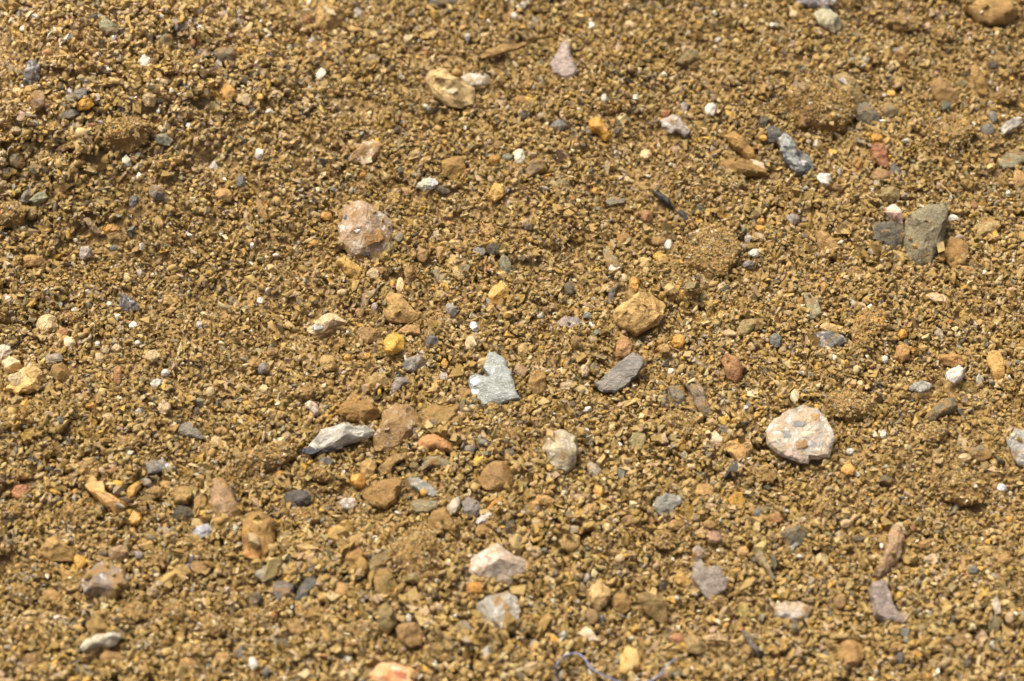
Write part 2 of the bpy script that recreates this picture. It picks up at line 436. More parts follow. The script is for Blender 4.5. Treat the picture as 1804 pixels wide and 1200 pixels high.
stone('pebble', 'bright white and pink upright pebble standing on the dark grey block', q(1324, 300, 890, 245, 935, 213, 985, 250, 1005, 310, 1000, 358, 950, 350, 885, 285),
      'quartz', (236, 214, 188), (206, 160, 132), thick=0.4, tilt=0.5, dust=0.05, lift=1.8, keep=0)
stone('stone_flake', 'slate grey lozenge shaped flake with pale scratched facets', q(880, 600, 620, 300, 700, 230, 790, 150, 880, 82, 945, 115, 968, 165, 900, 240, 835, 305, 765, 352, 680, 348),
      'slate', (116, 113, 114), (136, 130, 126), cat='stone', thick=0.22, tilt=0.3, lift=1.5, dust=0.16, keep=0.0)
stone('pebble', 'jagged white pebble with black ends lying below a brown polygonal stone', q(440, 600, 385, 715, 450, 645, 480, 590, 580, 565, 650, 530, 720, 575, 790, 570, 822, 605, 780, 650, 700, 665, 630, 690, 570, 715, 500, 725, 440, 735),
      'granite', (206, 196, 172), (176, 166, 146), rough=0.09, thick=0.42, tilt=0.35, dust=0.22, lift=1.5, keep=0.0, inc=[('black_end', 548, 793, 24, 11, 0, (40, 42, 52)), ('black_patch', 582, 790, 16, 6, -10, (52, 52, 58))])
stone('pebble', 'brown polygonal flat topped stone touching the jagged white pebble', q(440, 600, 575, 470, 640, 390, 690, 355, 780, 400, 850, 470, 860, 510, 760, 545, 650, 530),
      'plain', (170, 128, 66), (150, 110, 56), thick=0.4, dust=0.35, keep=0.05)
stone('pebble', 'large brown mottled stone with pale specks between two brown neighbours', q(440, 600, 880, 480, 960, 430, 1060, 440, 1110, 490, 1130, 590, 1050, 670, 950, 735, 840, 730, 815, 660, 860, 560),
      'granite', (160, 126, 76), (138, 104, 60), thick=0.4, dust=0.45, keep=0.04)
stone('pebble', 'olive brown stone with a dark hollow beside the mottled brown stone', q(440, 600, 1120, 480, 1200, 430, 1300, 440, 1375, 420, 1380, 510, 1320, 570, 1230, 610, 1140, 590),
      'plain', (164, 132, 74), (140, 110, 62), thick=0.42, dust=0.35, keep=0.05, inc=[('hollow_shade', 761, 744, 16, 10, -20, (96, 84, 62))])  # dark coloured patch stands in for the shade of a hollow
stone('pebble', 'smooth orange tan bean shaped pebble under the olive brown stone', q(440, 600, 1100, 680, 1150, 640, 1220, 625, 1300, 655, 1345, 710, 1340, 745, 1250, 730, 1150, 735, 1085, 715),
      'plain', (208, 150, 92), (190, 134, 82), thick=0.5, dust=0.1, smooth=True, facets=3)
stone('pebble', 'pinkish white knobbly pebble with a pale pointed end', q(440, 880, 1440, 480, 1460, 395, 1530, 335, 1635, 290, 1720, 350, 1800, 370, 1845, 385, 1840, 440, 1790, 500, 1730, 560, 1640, 575, 1580, 530, 1500, 525),
      'granite', (212, 188, 156), (196, 166, 136), thick=0.36, tilt=0.3, lift=1.6, dust=0.14, keep=0.0)
stone('pebble', 'white and grey speckled pebble half sunk below the pinkish white knobbly pebble', q(440, 880, 1490, 720, 1560, 650, 1700, 610, 1770, 680, 1790, 780, 1740, 860, 1640, 910, 1560, 880, 1520, 800),
      'granite', (200, 190, 168), (170, 160, 140), thick=0.4, dust=0.28, keep=0.05)
stone('pebble', 'pale rounded squarish pebble with yellow and white mottling', q(880, 600, 290, 700, 330, 620, 420, 605, 500, 645, 515, 740, 495, 830, 430, 880, 350, 865, 310, 800),
      'granite', (202, 182, 138), (176, 156, 122), thick=0.42, tilt=0.4, dust=0.18, lift=1.5)
stone('stone_flake', 'lilac grey heart shaped flake beside a small yellow tan pebble', q(880, 880, 1275, 430, 1330, 405, 1370, 455, 1450, 440, 1512, 530, 1490, 605, 1440, 630, 1385, 667, 1315, 600, 1272, 530),
      'plain', (168, 150, 130), (150, 134, 116), cat='stone', thick=0.2, tilt=0.25, lift=1.4, dust=0.10, keep=0.0)
stone('stone_flake', 'lilac grey triangular flake with a long thin point', q(880, 0, 330, 430, 385, 355, 410, 290, 440, 262, 465, 310, 475, 390, 520, 470, 490, 510, 430, 530, 360, 490),
      'plain', (188, 166, 148), (166, 146, 132), cat='stone', thick=0.24, tilt=0.3, lift=1.3, dust=0.08, keep=0.0)
stone('pebble', 'large pale cream rock over a dark underside', q(440, 0, 1165, 545, 1190, 480, 1250, 462, 1320, 505, 1390, 520, 1440, 560, 1480, 620, 1470, 665, 1400, 705, 1310, 692, 1225, 632),
      'plain', (224, 190, 130), (204, 166, 106), thick=0.45, tilt=0.25, lift=1.8, dust=0.05, facets=8, rough=0.11, inc=[('white_streak', 792, 158, 24, 12, 10, (240, 216, 164))])
stone('stone_splinter', 'white streaked splinter reaching out from the large pale cream rock', q(440, 0, 1370, 540, 1400, 505, 1470, 488, 1550, 488, 1605, 528, 1570, 560, 1490, 575, 1410, 585),
      'granite', (222, 200, 164), (196, 172, 136), cat='stone', thick=0.4, tilt=0.25, lift=1.6, dust=0.05)
stone('stone_splinter', 'long thin tan splinter lifted at one end over a dark gap', q(440, 0, 1500, 375, 1580, 330, 1680, 300, 1790, 285, 1830, 275, 1815, 300, 1740, 330, 1660, 365, 1570, 380),
      'plain', (182, 144, 84), (164, 128, 76), cat='stone', thick=0.3, tilt=0.1, lift=2.6, dust=0.3, keep=0.02)
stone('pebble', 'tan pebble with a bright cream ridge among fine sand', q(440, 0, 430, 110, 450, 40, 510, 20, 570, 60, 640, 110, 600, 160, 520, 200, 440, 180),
      'plain', (204, 164, 100), (180, 140, 82), thick=0.5, dust=0.3, lift=1.4, inc=[('ridge_highlight', 580, 18, 22, 10, 35, (236, 206, 146))])  # the bright highlight is a cream coloured patch
stone('pebble', 'mottled black and white pebble like rough marble', q(1324, 0, 170, 930, 220, 890, 270, 910, 310, 980, 370, 1040, 410, 1090, 390, 1140, 290, 1150, 230, 1090, 190, 1010),
      'granite', (150, 148, 134), (72, 74, 70), thick=0.42, tilt=0.35, dust=0.12, lift=1.4, inc=[('white_crystal', 1386, 251, 14, 14, 30, (206, 204, 192)), ('white_crystal', 1402, 284, 22, 12, 20, (204, 200, 186)), ('dark_crystal', 1422, 298, 12, 12, 0, (58, 60, 58))])
stone('pebble', 'nearly black pebble partly hidden behind the marbled black and white pebble', (1365, 240, 34, 30, 40), 'slate', (78, 78, 78), (56, 58, 58), dust=0.2)
stone('pebble', 'pale cream edged grey pebble lying against a blue black stone', q(1324, 0, 410, 85, 460, 62, 520, 70, 585, 130, 590, 190, 545, 220, 490, 195, 440, 140),
      'plain', (206, 190, 146), (160, 150, 128), thick=0.4, tilt=0.4, lift=1.5, dust=0.1)
stone('pebble', 'blue black rough stone with pale lilac flecks', q(1324, 0, 270, 10, 360, -40, 480, -50, 560, -10, 555, 60, 470, 72, 380, 60, 310, 40), 'granite', (74, 72, 80), (104, 96, 100), thick=0.45, dust=0.1)
stone('pebble', 'large smooth pinkish tan boulder like pebble with dark shadow beside it', q(1324, 0, 1415, 60, 1470, 20, 1560, -20, 1680, -10, 1740, 50, 1770, 110, 1700, 150, 1600, 165, 1500, 150),
      'plain', (196, 154, 90), (180, 138, 80), thick=0.5, dust=0.45, smooth=True, facets=4, keep=0.06, lift=2.0)
stone('pebble', 'cream pebble with a pale rim and olive shaded face behind the sandy clod', q(1324, 0, 545, 510, 610, 485, 670, 520, 715, 600, 742, 680, 690, 700, 620, 640, 560, 580),
      'plain', (190, 164, 110), (160, 134, 84), thick=0.45, dust=0.2, smooth=True, facets=4, inc=[('white_rim', 1489, 143, 20, 9, 25, (232, 216, 192))])
stone('sand_clod', 'large rounded clod of caked sand beside the cream rimmed pebble', (1445, 195, 116, 84, 10), 'plain', (166, 128, 66), (146, 110, 56), cat='clod', thick=0.45, dust=0.6, keep=0.85, rough=0.08)
stone('pebble', 'dark grey angular stone tucked under the cream rimmed pebble', q(1324, 0, 705, 690, 770, 685, 800, 740, 860, 770, 850, 820, 760, 830, 700, 780), 'plain', (112, 106, 94), (88, 84, 76), thick=0.5, dust=0.15)
stone('pebble', 'grey brown oval pebble touching the dark grey angular stone', (1567, 194, 30, 24, 35), 'plain', (150, 128, 90), None, dust=0.3, smooth=True)
stone('pebble', 'smooth brown wedge pebble with dark shadow at its foot', q(1324, 0, 1190, 560, 1240, 520, 1290, 530, 1340, 610, 1390, 680, 1330, 695, 1240, 690, 1200, 640), 'plain', (172, 136, 84), (148, 114, 70), thick=0.5, dust=0.3)
stone('pebble', 'tall narrow tan pebble leaning like a blade', q(1324, 0, 1440, 440, 1480, 430, 1530, 500, 1560, 570, 1560, 640, 1500, 620, 1470, 540), 'plain', (190, 150, 84), (166, 128, 70), thick=0.45, tilt=0.5, dust=0.3, lift=1.4)
stone('pebble', 'white elongated pebble with black specks', q(1324, 0, 1640, 850, 1690, 800, 1760, 768, 1788, 785, 1770, 830, 1710, 870, 1660, 890), 'granite', (216, 202, 178), (190, 174, 150), thick=0.45, dust=0.05, lift=1.2, keep=0)
stone('pebble', 'pale green grey ridged slab half covered by sand', q(1324, 0, 1630, 1080, 1690, 1010, 1800, 960, 1850, 980, 1840, 1060, 1740, 1110, 1660, 1120), 'slate', (160, 150, 112), (138, 130, 98), thick=0.3, dust=0.3, keep=0.12)
stone('stone_splinter', 'tan stick shaped stone slanting down to a long olive pebble', q(880, 0, 1490, 890, 1550, 865, 1610, 920, 1660, 980, 1705, 1050, 1650, 1065, 1590, 1010, 1520, 940), 'plain', (190, 146, 78), (170, 128, 66), cat='stone', thick=0.5, dust=0.35, lift=1.3)
stone('pebble', 'long olive pebble with a pale pinkish tip', q(880, 0, 1430, 1050, 1520, 1040, 1620, 1070, 1700, 1060, 1765, 1120, 1750, 1155, 1680, 1150, 1600, 1180, 1520, 1150), 'plain', (160, 126, 66), (140, 108, 56), thick=0.5, dust=0.4, inc=[('pale_tip', 1335, 290, 26, 13, 35, (226, 190, 150))])
stone('pebble', 'glossy amber pebble with an orange tail', q(880, 0, 585, 800, 610, 768, 680, 785, 700, 840, 740, 910, 700, 935, 640, 880, 600, 850), 'quartz', (224, 164, 56), (198, 134, 40), thick=0.5, dust=0.05, tilt=0.45, lift=1.2, keep=0)
stone('pebble', 'greyish white broken pebble beside a tiny red grain', q(880, 0, 1060, 810, 1130, 765, 1190, 780, 1220, 830, 1262, 880, 1220, 895, 1170, 860, 1130, 880, 1080, 850), 'granite', (192, 172, 150), (168, 150, 132), thick=0.4, dust=0.1, lift=1.2)
stone('quartz_grain', 'tiny coral red grain touching the greyish white broken pebble', (1172, 201, 13, 16, 0), 'plain', (208, 104, 68), None, cat='grain', dust=0)
stone('pebble', 'dark green grey stone overhanging a black hollow', q(880, 0, 1170, 400, 1220, 340, 1300, 330, 1320, 390, 1270, 425, 1200, 430), 'plain', (120, 112, 84), (98, 94, 76), thick=0.4, tilt=0.1, lift=1.8, dust=0.2)
stone('pebble', 'black long stone slab edge above a dark crevice', q(440, 0, 1040, 60, 1100, 20, 1220, 5, 1340, -10, 1400, 0, 1370, 30, 1240, 55, 1120, 72), 'slate', (84, 82, 76), (62, 62, 60), thick=0.4, tilt=0.1, lift=1.4, dust=0.3, keep=0.1)
stone('pebble', 'creamy orange rock with a grey crumbly shoulder', q(440, 0, 640, 1060, 700, 1000, 760, 930, 830, 900, 875, 960, 840, 1040, 790, 1110, 700, 1090), 'granite', (214, 172, 120), (182, 144, 104), thick=0.4, dust=0.4, keep=0.1, inc=[('cream_patch', 645, 281, 18, 14, 0, (234, 200, 152)), ('pale_patch', 650, 255, 18, 10, 0, (222, 196, 156))])
stone('pebble', 'white egg shaped pebble with a grey smudge standing beside a pale green chip', q(440, 0, 1745, 1010, 1770, 978, 1805, 985, 1822, 1030, 1810, 1085, 1770, 1095, 1748, 1060), 'quartz', (228, 214, 178), (196, 180, 146), thick=0.5, tilt=0.5, dust=0, lift=1.1, keep=0)
stone('stone_chip', 'pale green grey chip beside the white egg shaped pebble', (894, 277, 18, 13, -10), 'plain', (168, 160, 132), None, cat='chip', dust=0.05)
stone('pebble', 'squarish olive yellow block with a dark side', q(440, 0, 1270, 1060, 1340, 1035, 1420, 1060, 1425, 1160, 1340, 1185, 1270, 1150), 'plain', (176, 140, 62), (154, 118, 52), thick=0.5, dust=0.4)
stone('pebble', 'grey brown long pebble near the white egg shaped pebble', q(880, 0, 130, 1160, 190, 1100, 250, 1045, 310, 1080, 290, 1130, 220, 1170, 160, 1185), 'plain', (150, 124, 86), (126, 102, 72), thick=0.5, dust=0.3)
# mound
stone('pebble', 'dark blue grey pebble set into the mound', q(0, 0, 150, 490, 175, 420, 220, 395, 260, 440, 250, 520, 200, 600, 160, 580), 'granite', (90, 87, 88), (70, 68, 70), thick=0.4, dust=0.2, keep=0.08)
stone('pebble', 'greenish grey flat pebble on the crest of the mound', q(0, 0, 650, 150, 690, 110, 740, 150, 790, 190, 780, 235, 710, 230, 660, 190), 'slate', (132, 130, 106), (112, 112, 94), thick=0.35, dust=0.25)
stone('pebble', 'round olive grey pebble on the mound with a dark chip behind it', q(0, 0, 1010, 270, 1060, 220, 1130, 235, 1150, 290, 1090, 320, 1030, 310), 'plain', (150, 134, 94), (128, 112, 80), thick=0.5, dust=0.3)
stone('pebble', 'grey brown stone with a small amber grain resting on it', q(0, 0, 1395, 350, 1450, 310, 1540, 320, 1575, 380, 1540, 420, 1450, 415), 'plain', (146, 128, 98), (122, 106, 82), thick=0.45, dust=0.3)
stone('stone_chip', 'small blue grey chip near the grey brown stone with amber grain', (355, 105, 24, 17, 20), 'slate', (106, 108, 112), None, cat='chip', dust=0.1)
stone('pebble', 'bright golden yellow pebble between two slate slivers on the mound', q(0, 0, 495, 690, 540, 660, 600, 643, 626, 690, 590, 725, 520, 732), 'quartz', (230, 174, 66), (208, 148, 48), thick=0.5, dust=0.05, keep=0, lift=1.0)
stone('stone_splinter', 'blue grey slate sliver lying just above the golden yellow pebble', q(0, 0, 415, 655, 470, 610, 560, 580, 575, 620, 510, 660, 440, 672), 'slate', (126, 124, 122), (108, 106, 106), cat='stone', thick=0.3, dust=0.15)
stone('stone_splinter', 'blue grey slate sliver lying just below the golden yellow pebble', q(0, 0, 380, 790, 430, 730, 500, 720, 520, 755, 450, 785), 'slate', (128, 124, 120), (112, 108, 104), cat='stone', thick=0.3, dust=0.2)
stone('sand_clod', 'smooth olive tan clod swelling from the foot of the mound', (222, 240, 92, 56, -22), 'plain', (176, 138, 74), (156, 120, 62), cat='clod', thick=0.45, dust=0.7, keep=0.68, rough=0.07)
stone('stone_chip', 'grey green crumbly chip beside the smooth olive tan clod', (289, 247, 34, 20, 15), 'slate', (126, 124, 110), None, cat='chip', dust=0.2, keep=0.1)
stone('pebble', 'pale greyish pink lump set in the mound below the dark blue pebble', (66, 177, 28, 34, 20), 'plain', (194, 164, 128), None, dust=0.45, keep=0.15)
stone('pebble', 'grey green half buried stone at the foot of the mound', (30, 283, 34, 28, 10), 'plain', (140, 128, 98), None, dust=0.35, keep=0.15)
stone('pebble', 'dark grey green gritty stone at the foot of the mound', (70, 301, 40, 20, 5), 'plain', (112, 106, 84), None, dust=0.3, keep=0.15)
stone('pebble', 'dark brown grey stone leaning over a hollow in the mound', (112, 262, 34, 16, -35), 'plain', (96, 84, 62), None, dust=0.3, keep=0.1)  # a dark shadow shape on the mound, built as a stone
stone('quartz_grain', 'white diamond shaped grain beside a small black hollow', q(0, 0, 1368, 1115, 1412, 1058, 1450, 1110, 1415, 1178), 'quartz', (226, 212, 196), (206, 190, 172), cat='grain', thick=0.4, dust=0, lift=1.1, keep=0)
# middle
stone('pebble', 'bluish grey triangular chip next to a pale green chip and a tan pebble', q(0, 300, 120, 210, 160, 145, 208, 108, 212, 170, 190, 215), 'slate', (138, 134, 124), (118, 116, 110), thick=0.4, dust=0.1)
stone('pebble', 'pale green grey chip resting on a small tan pebble', q(0, 300, 195, 195, 240, 150, 290, 138, 318, 180, 290, 205, 230, 222), 'plain', (158, 150, 116), (138, 132, 102), thick=0.4, dust=0.1, lift=1.1)
stone('pebble', 'rounded tan pebble under the pale green grey chip', q(0, 300, 165, 290, 185, 245, 245, 240, 256, 290, 225, 330, 175, 330), 'plain', (172, 142, 88), None, thick=0.5, dust=0.2, smooth=True, facets=3)
stone('sand_clod', 'blocky clod of caked sand beside the rounded tan pebble', (18, 380, 62, 46, 0), 'plain', (172, 132, 70), (150, 112, 60), cat='clod', thick=0.5, dust=0.6, keep=0.60, rough=0.07)
stone('pebble', 'golden amber wedge on fine sand', q(0, 300, 680, 385, 715, 358, 795, 375, 780, 400, 700, 418), 'quartz', (226, 160, 56), None, thick=0.5, dust=0, keep=0, lift=0.9)
stone('pebble', 'greyish tan elongated pebble pointing at the golden amber wedge', q(0, 300, 555, 320, 590, 310, 630, 365, 672, 400, 650, 440, 600, 400), 'plain', (178, 146, 102), None, thick=0.5, dust=0.2)
stone('pebble', 'thin tan finger of stone standing beside a dark slit', q(440, 300, 40, 215, 70, 200, 110, 260, 128, 330, 100, 345, 55, 290), 'plain', (182, 144, 86), None, thick=0.45, dust=0.3, tilt=0.5, lift=1.0)
stone('pebble', 'dark lilac grey glinting pebble alone on fine sand', q(0, 300, 795, 808, 850, 830, 905, 870, 920, 920, 870, 952, 800, 930, 788, 870), 'granite', (108, 102, 102), (84, 80, 80), thick=0.4, dust=0.08, keep=0)
stone('pebble', 'small white translucent pebble with a bright end', q(440, 300, 1095, 110, 1140, 60, 1190, 48, 1245, 75, 1225, 115, 1150, 140), 'quartz', (214, 204, 172), (188, 178, 148), thick=0.45, dust=0.05, lift=1.1, keep=0, inc=[('white_end', 763, 321, 13, 12, 0, (242, 236, 222))])
stone('pebble', 'knobbly amber yellow pebble beside a dark gap', q(440, 300, 1590, 130, 1620, 82, 1665, 100, 1680, 165, 1620, 208, 1578, 190), 'quartz', (226, 178, 88), (202, 150, 62), thick=0.5, dust=0.15, keep=0.02)
stone('pebble', 'yellow tan wedge lying below the large pinkish granite pebble', q(440, 300, 570, 600, 620, 570, 690, 610, 738, 650, 725, 710, 690, 722, 620, 660), 'plain', (206, 164, 88), (184, 142, 72), thick=0.45, dust=0.15, lift=1.1)
stone('pebble', 'smooth tan trapezoid pebble with a pale flat top', q(440, 300, 880, 880, 940, 810, 1000, 830, 1060, 910, 1112, 960, 1080, 990, 1000, 1008, 920, 995, 885, 950), 'plain', (198, 158, 94), (180, 140, 80), thick=0.4, dust=0.12, lift=1.5)
stone('pebble', 'long cream and white jagged flake with an orange end', q(440, 300, 360, 1060, 420, 1010, 480, 960, 560, 940, 650, 975, 640, 1000, 560, 1020, 500, 1060, 430, 1085), 'plain', (228, 200, 152), (206, 166, 116), thick=0.4, tilt=0.25, lift=1.5, dust=0.1, keep=0, inc=[('white_face', 563, 575, 22, 9, -12, (246, 236, 218))])
stone('pebble', 'bright saffron yellow pebble under the smooth tan trapezoid pebble', q(440, 300, 875, 1140, 910, 1095, 990, 1085, 1030, 1130, 1010, 1180, 940, 1215, 890, 1200), 'quartz', (236, 182, 66), (214, 152, 50), thick=0.5, dust=0.08, keep=0, lift=1.1)
stone('pebble', 'cream and amber angular pebble with three knobs', q(440, 300, 1570, 830, 1600, 775, 1660, 740, 1700, 770, 1720, 840, 1670, 865, 1620, 885), 'quartz', (232, 192, 112), (218, 158, 66), thick=0.5, dust=0.03, keep=0, lift=1.1)
stone('pebble', 'pale yellow pebble at the lip of a dark hole', q(440, 300, 1335, 640, 1365, 618, 1400, 670, 1428, 715, 1385, 735, 1345, 700), 'quartz', (220, 184, 112), None, thick=0.5, dust=0.1, keep=0)
stone('pebble', 'dark blue black pebble next to the saffron yellow pebble', (762, 604, 25, 27, 20), 'slate', (92, 90, 96), (72, 72, 78), dust=0.05)
stone('quartz_grain', 'small clean white oval grain above the blue grey heart shaped flake', (835, 576, 13, 21, -20), 'quartz', (232, 226, 214), None, cat='grain', thick=0.5, dust=0, keep=0)
stone('pebble', 'green grey narrow pebble leaning beside the cream and amber angular pebble', (891, 471, 20, 44, -8), 'plain', (148, 136, 104), None, dust=0.15)
stone('pebble', 'olive stick hugging the edge of the large pinkish granite pebble', (685, 440, 12, 34, 28), 'plain', (164, 142, 92), None, dust=0.2)
stone('sand_clod', 'rusty brown crumbly lump behind the large orange tan pebble', q(880, 300, 1115, 800, 1170, 740, 1260, 720, 1320, 780, 1280, 850, 1180, 880, 1110, 860), 'plain', (186, 142, 74), (166, 124, 62), cat='clod', thick=0.5, dust=0.5, keep=0.25)
stone('sand_clod', 'large round pale clod of cemented grains', (1258, 445, 88, 94, 20), 'plain', (182, 150, 88), (160, 126, 70), cat='clod', thick=0.36, dust=0.6, keep=0.85, rough=0.06)
stone('pebble', 'smooth yellow pebble overlapping the large round pale clod', q(880, 300, 1008, 560, 1060, 538, 1126, 590, 1100, 632, 1050, 625), 'quartz', (206, 158, 66), None, thick=0.5, dust=0.1, keep=0)
stone('pebble', 'grey pebble with a bright white quartz face', q(880, 300, 680, 520, 720, 505, 760, 570, 815, 650, 800, 705, 740, 690, 700, 620), 'plain', (166, 144, 104), None, thick=0.45, dust=0.2, inc=[('quartz_face', 1083, 474, 14, 22, -20, (236, 226, 204))])
stone('stone_splinter', 'short dark grey splinter running into the large orange tan pebble', (1081, 516, 12, 40, 28), 'slate', (104, 98, 92), None, cat='stone', dust=0.15)
stone('stone_splinter', 'charred black crooked thin splinter', (1170, 352, 52, 9, 36), 'slate', (58, 56, 54), (44, 44, 44), cat='splinter', thick=0.5, dust=0.05)
stone('stone_splinter', 'black thin fragment broken off the charred crooked splinter', (1204, 380, 26, 9, 55), 'slate', (58, 56, 54), (44, 44, 44), cat='splinter', thick=0.5, dust=0.05)
stone('stone_chip', 'grey thin slab casting a black shadow under its edge', q(880, 300, 700, 205, 750, 180, 830, 190, 820, 215, 730, 235), 'slate', (124, 118, 104), None, cat='chip', thick=0.3, tilt=0.1, dust=0.2, lift=1.4)
stone('pebble', 'lilac grey flat pebble almost level with the sand', q(880, 300, 375, 1010, 430, 970, 520, 975, 545, 1010, 480, 1050, 410, 1035), 'granite', (160, 140, 126), (140, 122, 110), thick=0.25, dust=0.25)
stone('pebble', 'orange tan pebble resting on the tip of the slate lozenge flake', q(880, 600, 770, 100, 775, 20, 810, -35, 850, -10, 880, 40, 870, 85, 820, 110), 'plain', (196, 146, 94), None, thick=0.5, dust=0.15, lift=1.3)
stone('pebble', 'olive flat topped chip with a dark underside', (992, 325, 28, 18, 0), 'plain', (158, 138, 90), None, dust=0.2)
stone('pebble', 'pale olive wedge with a yellow grain beside it', q(880, 300, 1570, 1050, 1610, 990, 1690, 985, 1700, 1030, 1640, 1085, 1580, 1090), 'plain', (176, 150, 96), None, dust=0.2)
stone('pebble', 'tan ridge shaped stone with a sharp crest', q(1324, 300, 420, 410, 470, 410, 560, 470, 625, 520, 560, 545, 480, 560, 440, 500), 'plain', (190, 150, 92), (164, 128, 76), thick=0.5, dust=0.3)
stone('pebble', 'pale grey green leaf shaped flake standing on edge', q(1324, 300, 345, 815, 390, 810, 440, 870, 460, 940, 420, 985, 385, 990, 365, 900), 'plain', (180, 164, 122), None, thick=0.25, tilt=0.4, dust=0.1, lift=1.1)
stone('pebble', 'cream orange bar shaped grain above a dark blue grey stone', (1460, 577, 31, 15, 6), 'quartz', (222, 178, 108), None, dust=0.05, keep=0)
stone('pebble', 'dark blue grey pitted stone under the cream orange bar shaped grain', (1460, 600, 58, 30, 8), 'granite', (108, 104, 100), (86, 84, 84), dust=0.2)
stone('sand_clod', 'large orange tan slab of caked earth', q(1324, 300, 650, 1090, 690, 1010, 740, 930, 830, 920, 900, 960, 890, 1040, 820, 1100, 760, 1130, 700, 1180), 'plain', (182, 136, 66), (162, 118, 56), cat='clod', thick=0.3, dust=0.55, keep=0.52)
stone('pebble', 'pale tan pebble with a white corner beyond the upright grey olive pebble', q(1324, 300, 1465, 370, 1530, 335, 1640, 340, 1640, 390, 1570, 450, 1500, 445), 'plain', (194, 162, 106), None, thick=0.4, dust=0.3)
stone('pebble', 'rust coloured stone leaning on the upright grey olive pebble', q(1324, 300, 1290, 470, 1350, 440, 1420, 490, 1440, 560, 1410, 640, 1330, 650, 1280, 590), 'plain', (172, 128, 70), (150, 110, 62), thick=0.4, dust=0.35, keep=0.08)
stone('pebble', 'olive grey trapezoid just behind the white and pink upright pebble', (1568, 343, 36, 26, -10), 'plain', (162, 138, 88), None, dust=0.3)
stone('stone_splinter', 'pale thin sliver pointing into the sand', (1654, 588, 12, 30, -32), 'plain', (190, 168, 130), None, cat='stone', dust=0.1)
stone('pebble', 'brick red pebble with an orange yellow knob above it', q(1324, 0, 785, 1000, 820, 950, 870, 955, 895, 1020, 910, 1100, 860, 1110, 800, 1060), 'plain', (176, 112, 74), (156, 92, 60), thick=0.45, dust=0.15)
stone('pebble', 'orange yellow knob touching the brick red pebble', (1545, 244, 20, 20, 0), 'quartz', (214, 152, 40), None, dust=0.02, keep=0)
stone('pebble', 'brown rounded pebble directly beneath the brick red pebble', (1550, 310, 34, 24, 0), 'plain', (166, 126, 82), None, dust=0.2, smooth=True)
stone('pebble', 'dark grey block beside the brown rounded pebble', (1577, 301, 20, 30, 0), 'slate', (96, 92, 88), None, dust=0.15)
stone('pebble', 'bright white blocky pebble below the marbled black and white pebble', q(1324, 300, 430, 40, 460, 15, 515, 22, 530, 65, 505, 105, 455, 85), 'quartz', (240, 230, 214), (222, 206, 186), thick=0.5, dust=0, keep=0, lift=1.0)
# lower band
stone('pebble', 'large cream and amber crystalline lump', q(0, 600, 45, 330, 70, 270, 130, 230, 190, 165, 250, 170, 280, 230, 270, 300, 210, 340, 120, 355), 'quartz', (238, 202, 132), (228, 172, 88), thick=0.6, tilt=0.45, dust=0.0, lift=1.5, rough=0.10, keep=0, inc=[('knob', 28, 668, 22, 18, 0, (240, 204, 140)), ('knob', 58, 655, 20, 20, 0, (232, 184, 96)), ('knob', 34, 684, 24, 12, 0, (236, 188, 104)), ('knob', 62, 678, 18, 14, 0, (222, 174, 100))])
stone('pebble', 'cream crystalline pebble above the cream and amber lump', q(0, 600, 10, 140, 60, 108, 130, 140, 150, 170, 110, 190, 80, 215, 30, 190), 'quartz', (240, 212, 164), (230, 186, 118), thick=0.6, tilt=0.45, dust=0.0, lift=1.3, rough=0.1, keep=0)
stone('pebble', 'whitish pebble at the edge of the cream crystalline pair', (6, 620, 26, 24, 0), 'quartz', (232, 206, 170), None, dust=0.1)
stone('pebble', 'brown round pebble beside the cream and amber lump', q(0, 600, 330, 230, 350, 170, 420, 155, 470, 200, 460, 265, 380, 275), 'plain', (164, 130, 78), None, thick=0.5, dust=0.35, smooth=True, facets=4)
stone('pebble', 'tan bar shaped pebble lying below the cream and amber lump', (30, 704, 28, 12, -30), 'plain', (204, 170, 110), None, dust=0.1)
stone('pebble', 'reddish brown upright rod shaped grain', (207, 662, 14, 36, 3), 'plain', (188, 118, 70), None, dust=0.1, smooth=True)
stone('stone_chip', 'grey slaty chip in front of a pinkish pebble', (95, 631, 34, 18, 5), 'slate', (142, 132, 118), None, cat='chip', dust=0.15)
stone('pebble', 'orange and white two toned grain by the brown round pebble', q(0, 300, 415, 1130, 440, 1098, 490, 1105, 502, 1150, 460, 1205, 430, 1180), 'quartz', (228, 176, 96), (238, 210, 164), thick=0.5, dust=0, keep=0)
stone('pebble', 'dark grey stone with a pale ridge near a grey white grain', q(0, 600, 1175, 610, 1200, 560, 1250, 535, 1300, 580, 1352, 640, 1300, 650, 1230, 640), 'slate', (118, 112, 104), (96, 92, 88), thick=0.4, dust=0.12)
stone('pebble', 'slate blue pebble with a white quartz end', q(0, 600, 945, 830, 990, 800, 1080, 790, 1128, 825, 1110, 855, 1040, 870, 970, 885), 'slate', (132, 130, 130), (108, 106, 106), thick=0.4, dust=0.1, inc=[('quartz_end', 294, 821, 11, 9, 0, (236, 234, 238))])
stone('sand_clod', 'long brown log shaped clod running up to the jagged white pebble', q(0, 600, 1450, 900, 1500, 820, 1600, 760, 1720, 720, 1850, 680, 1960, 720, 1960, 790, 1860, 840, 1740, 890, 1640, 930, 1520, 950), 'plain', (158, 122, 70), (128, 106, 78), cat='clod', thick=0.5, dust=0.5, keep=0.44)
stone('pebble', 'orange elongated pebble with a creamy rounded end', q(0, 600, 570, 960, 620, 925, 680, 940, 710, 1010, 780, 1050, 832, 1090, 810, 1140, 760, 1150, 700, 1090, 620, 1040), 'quartz', (226, 174, 100), (204, 146, 78), thick=0.5, dust=0.1, lift=1.3)
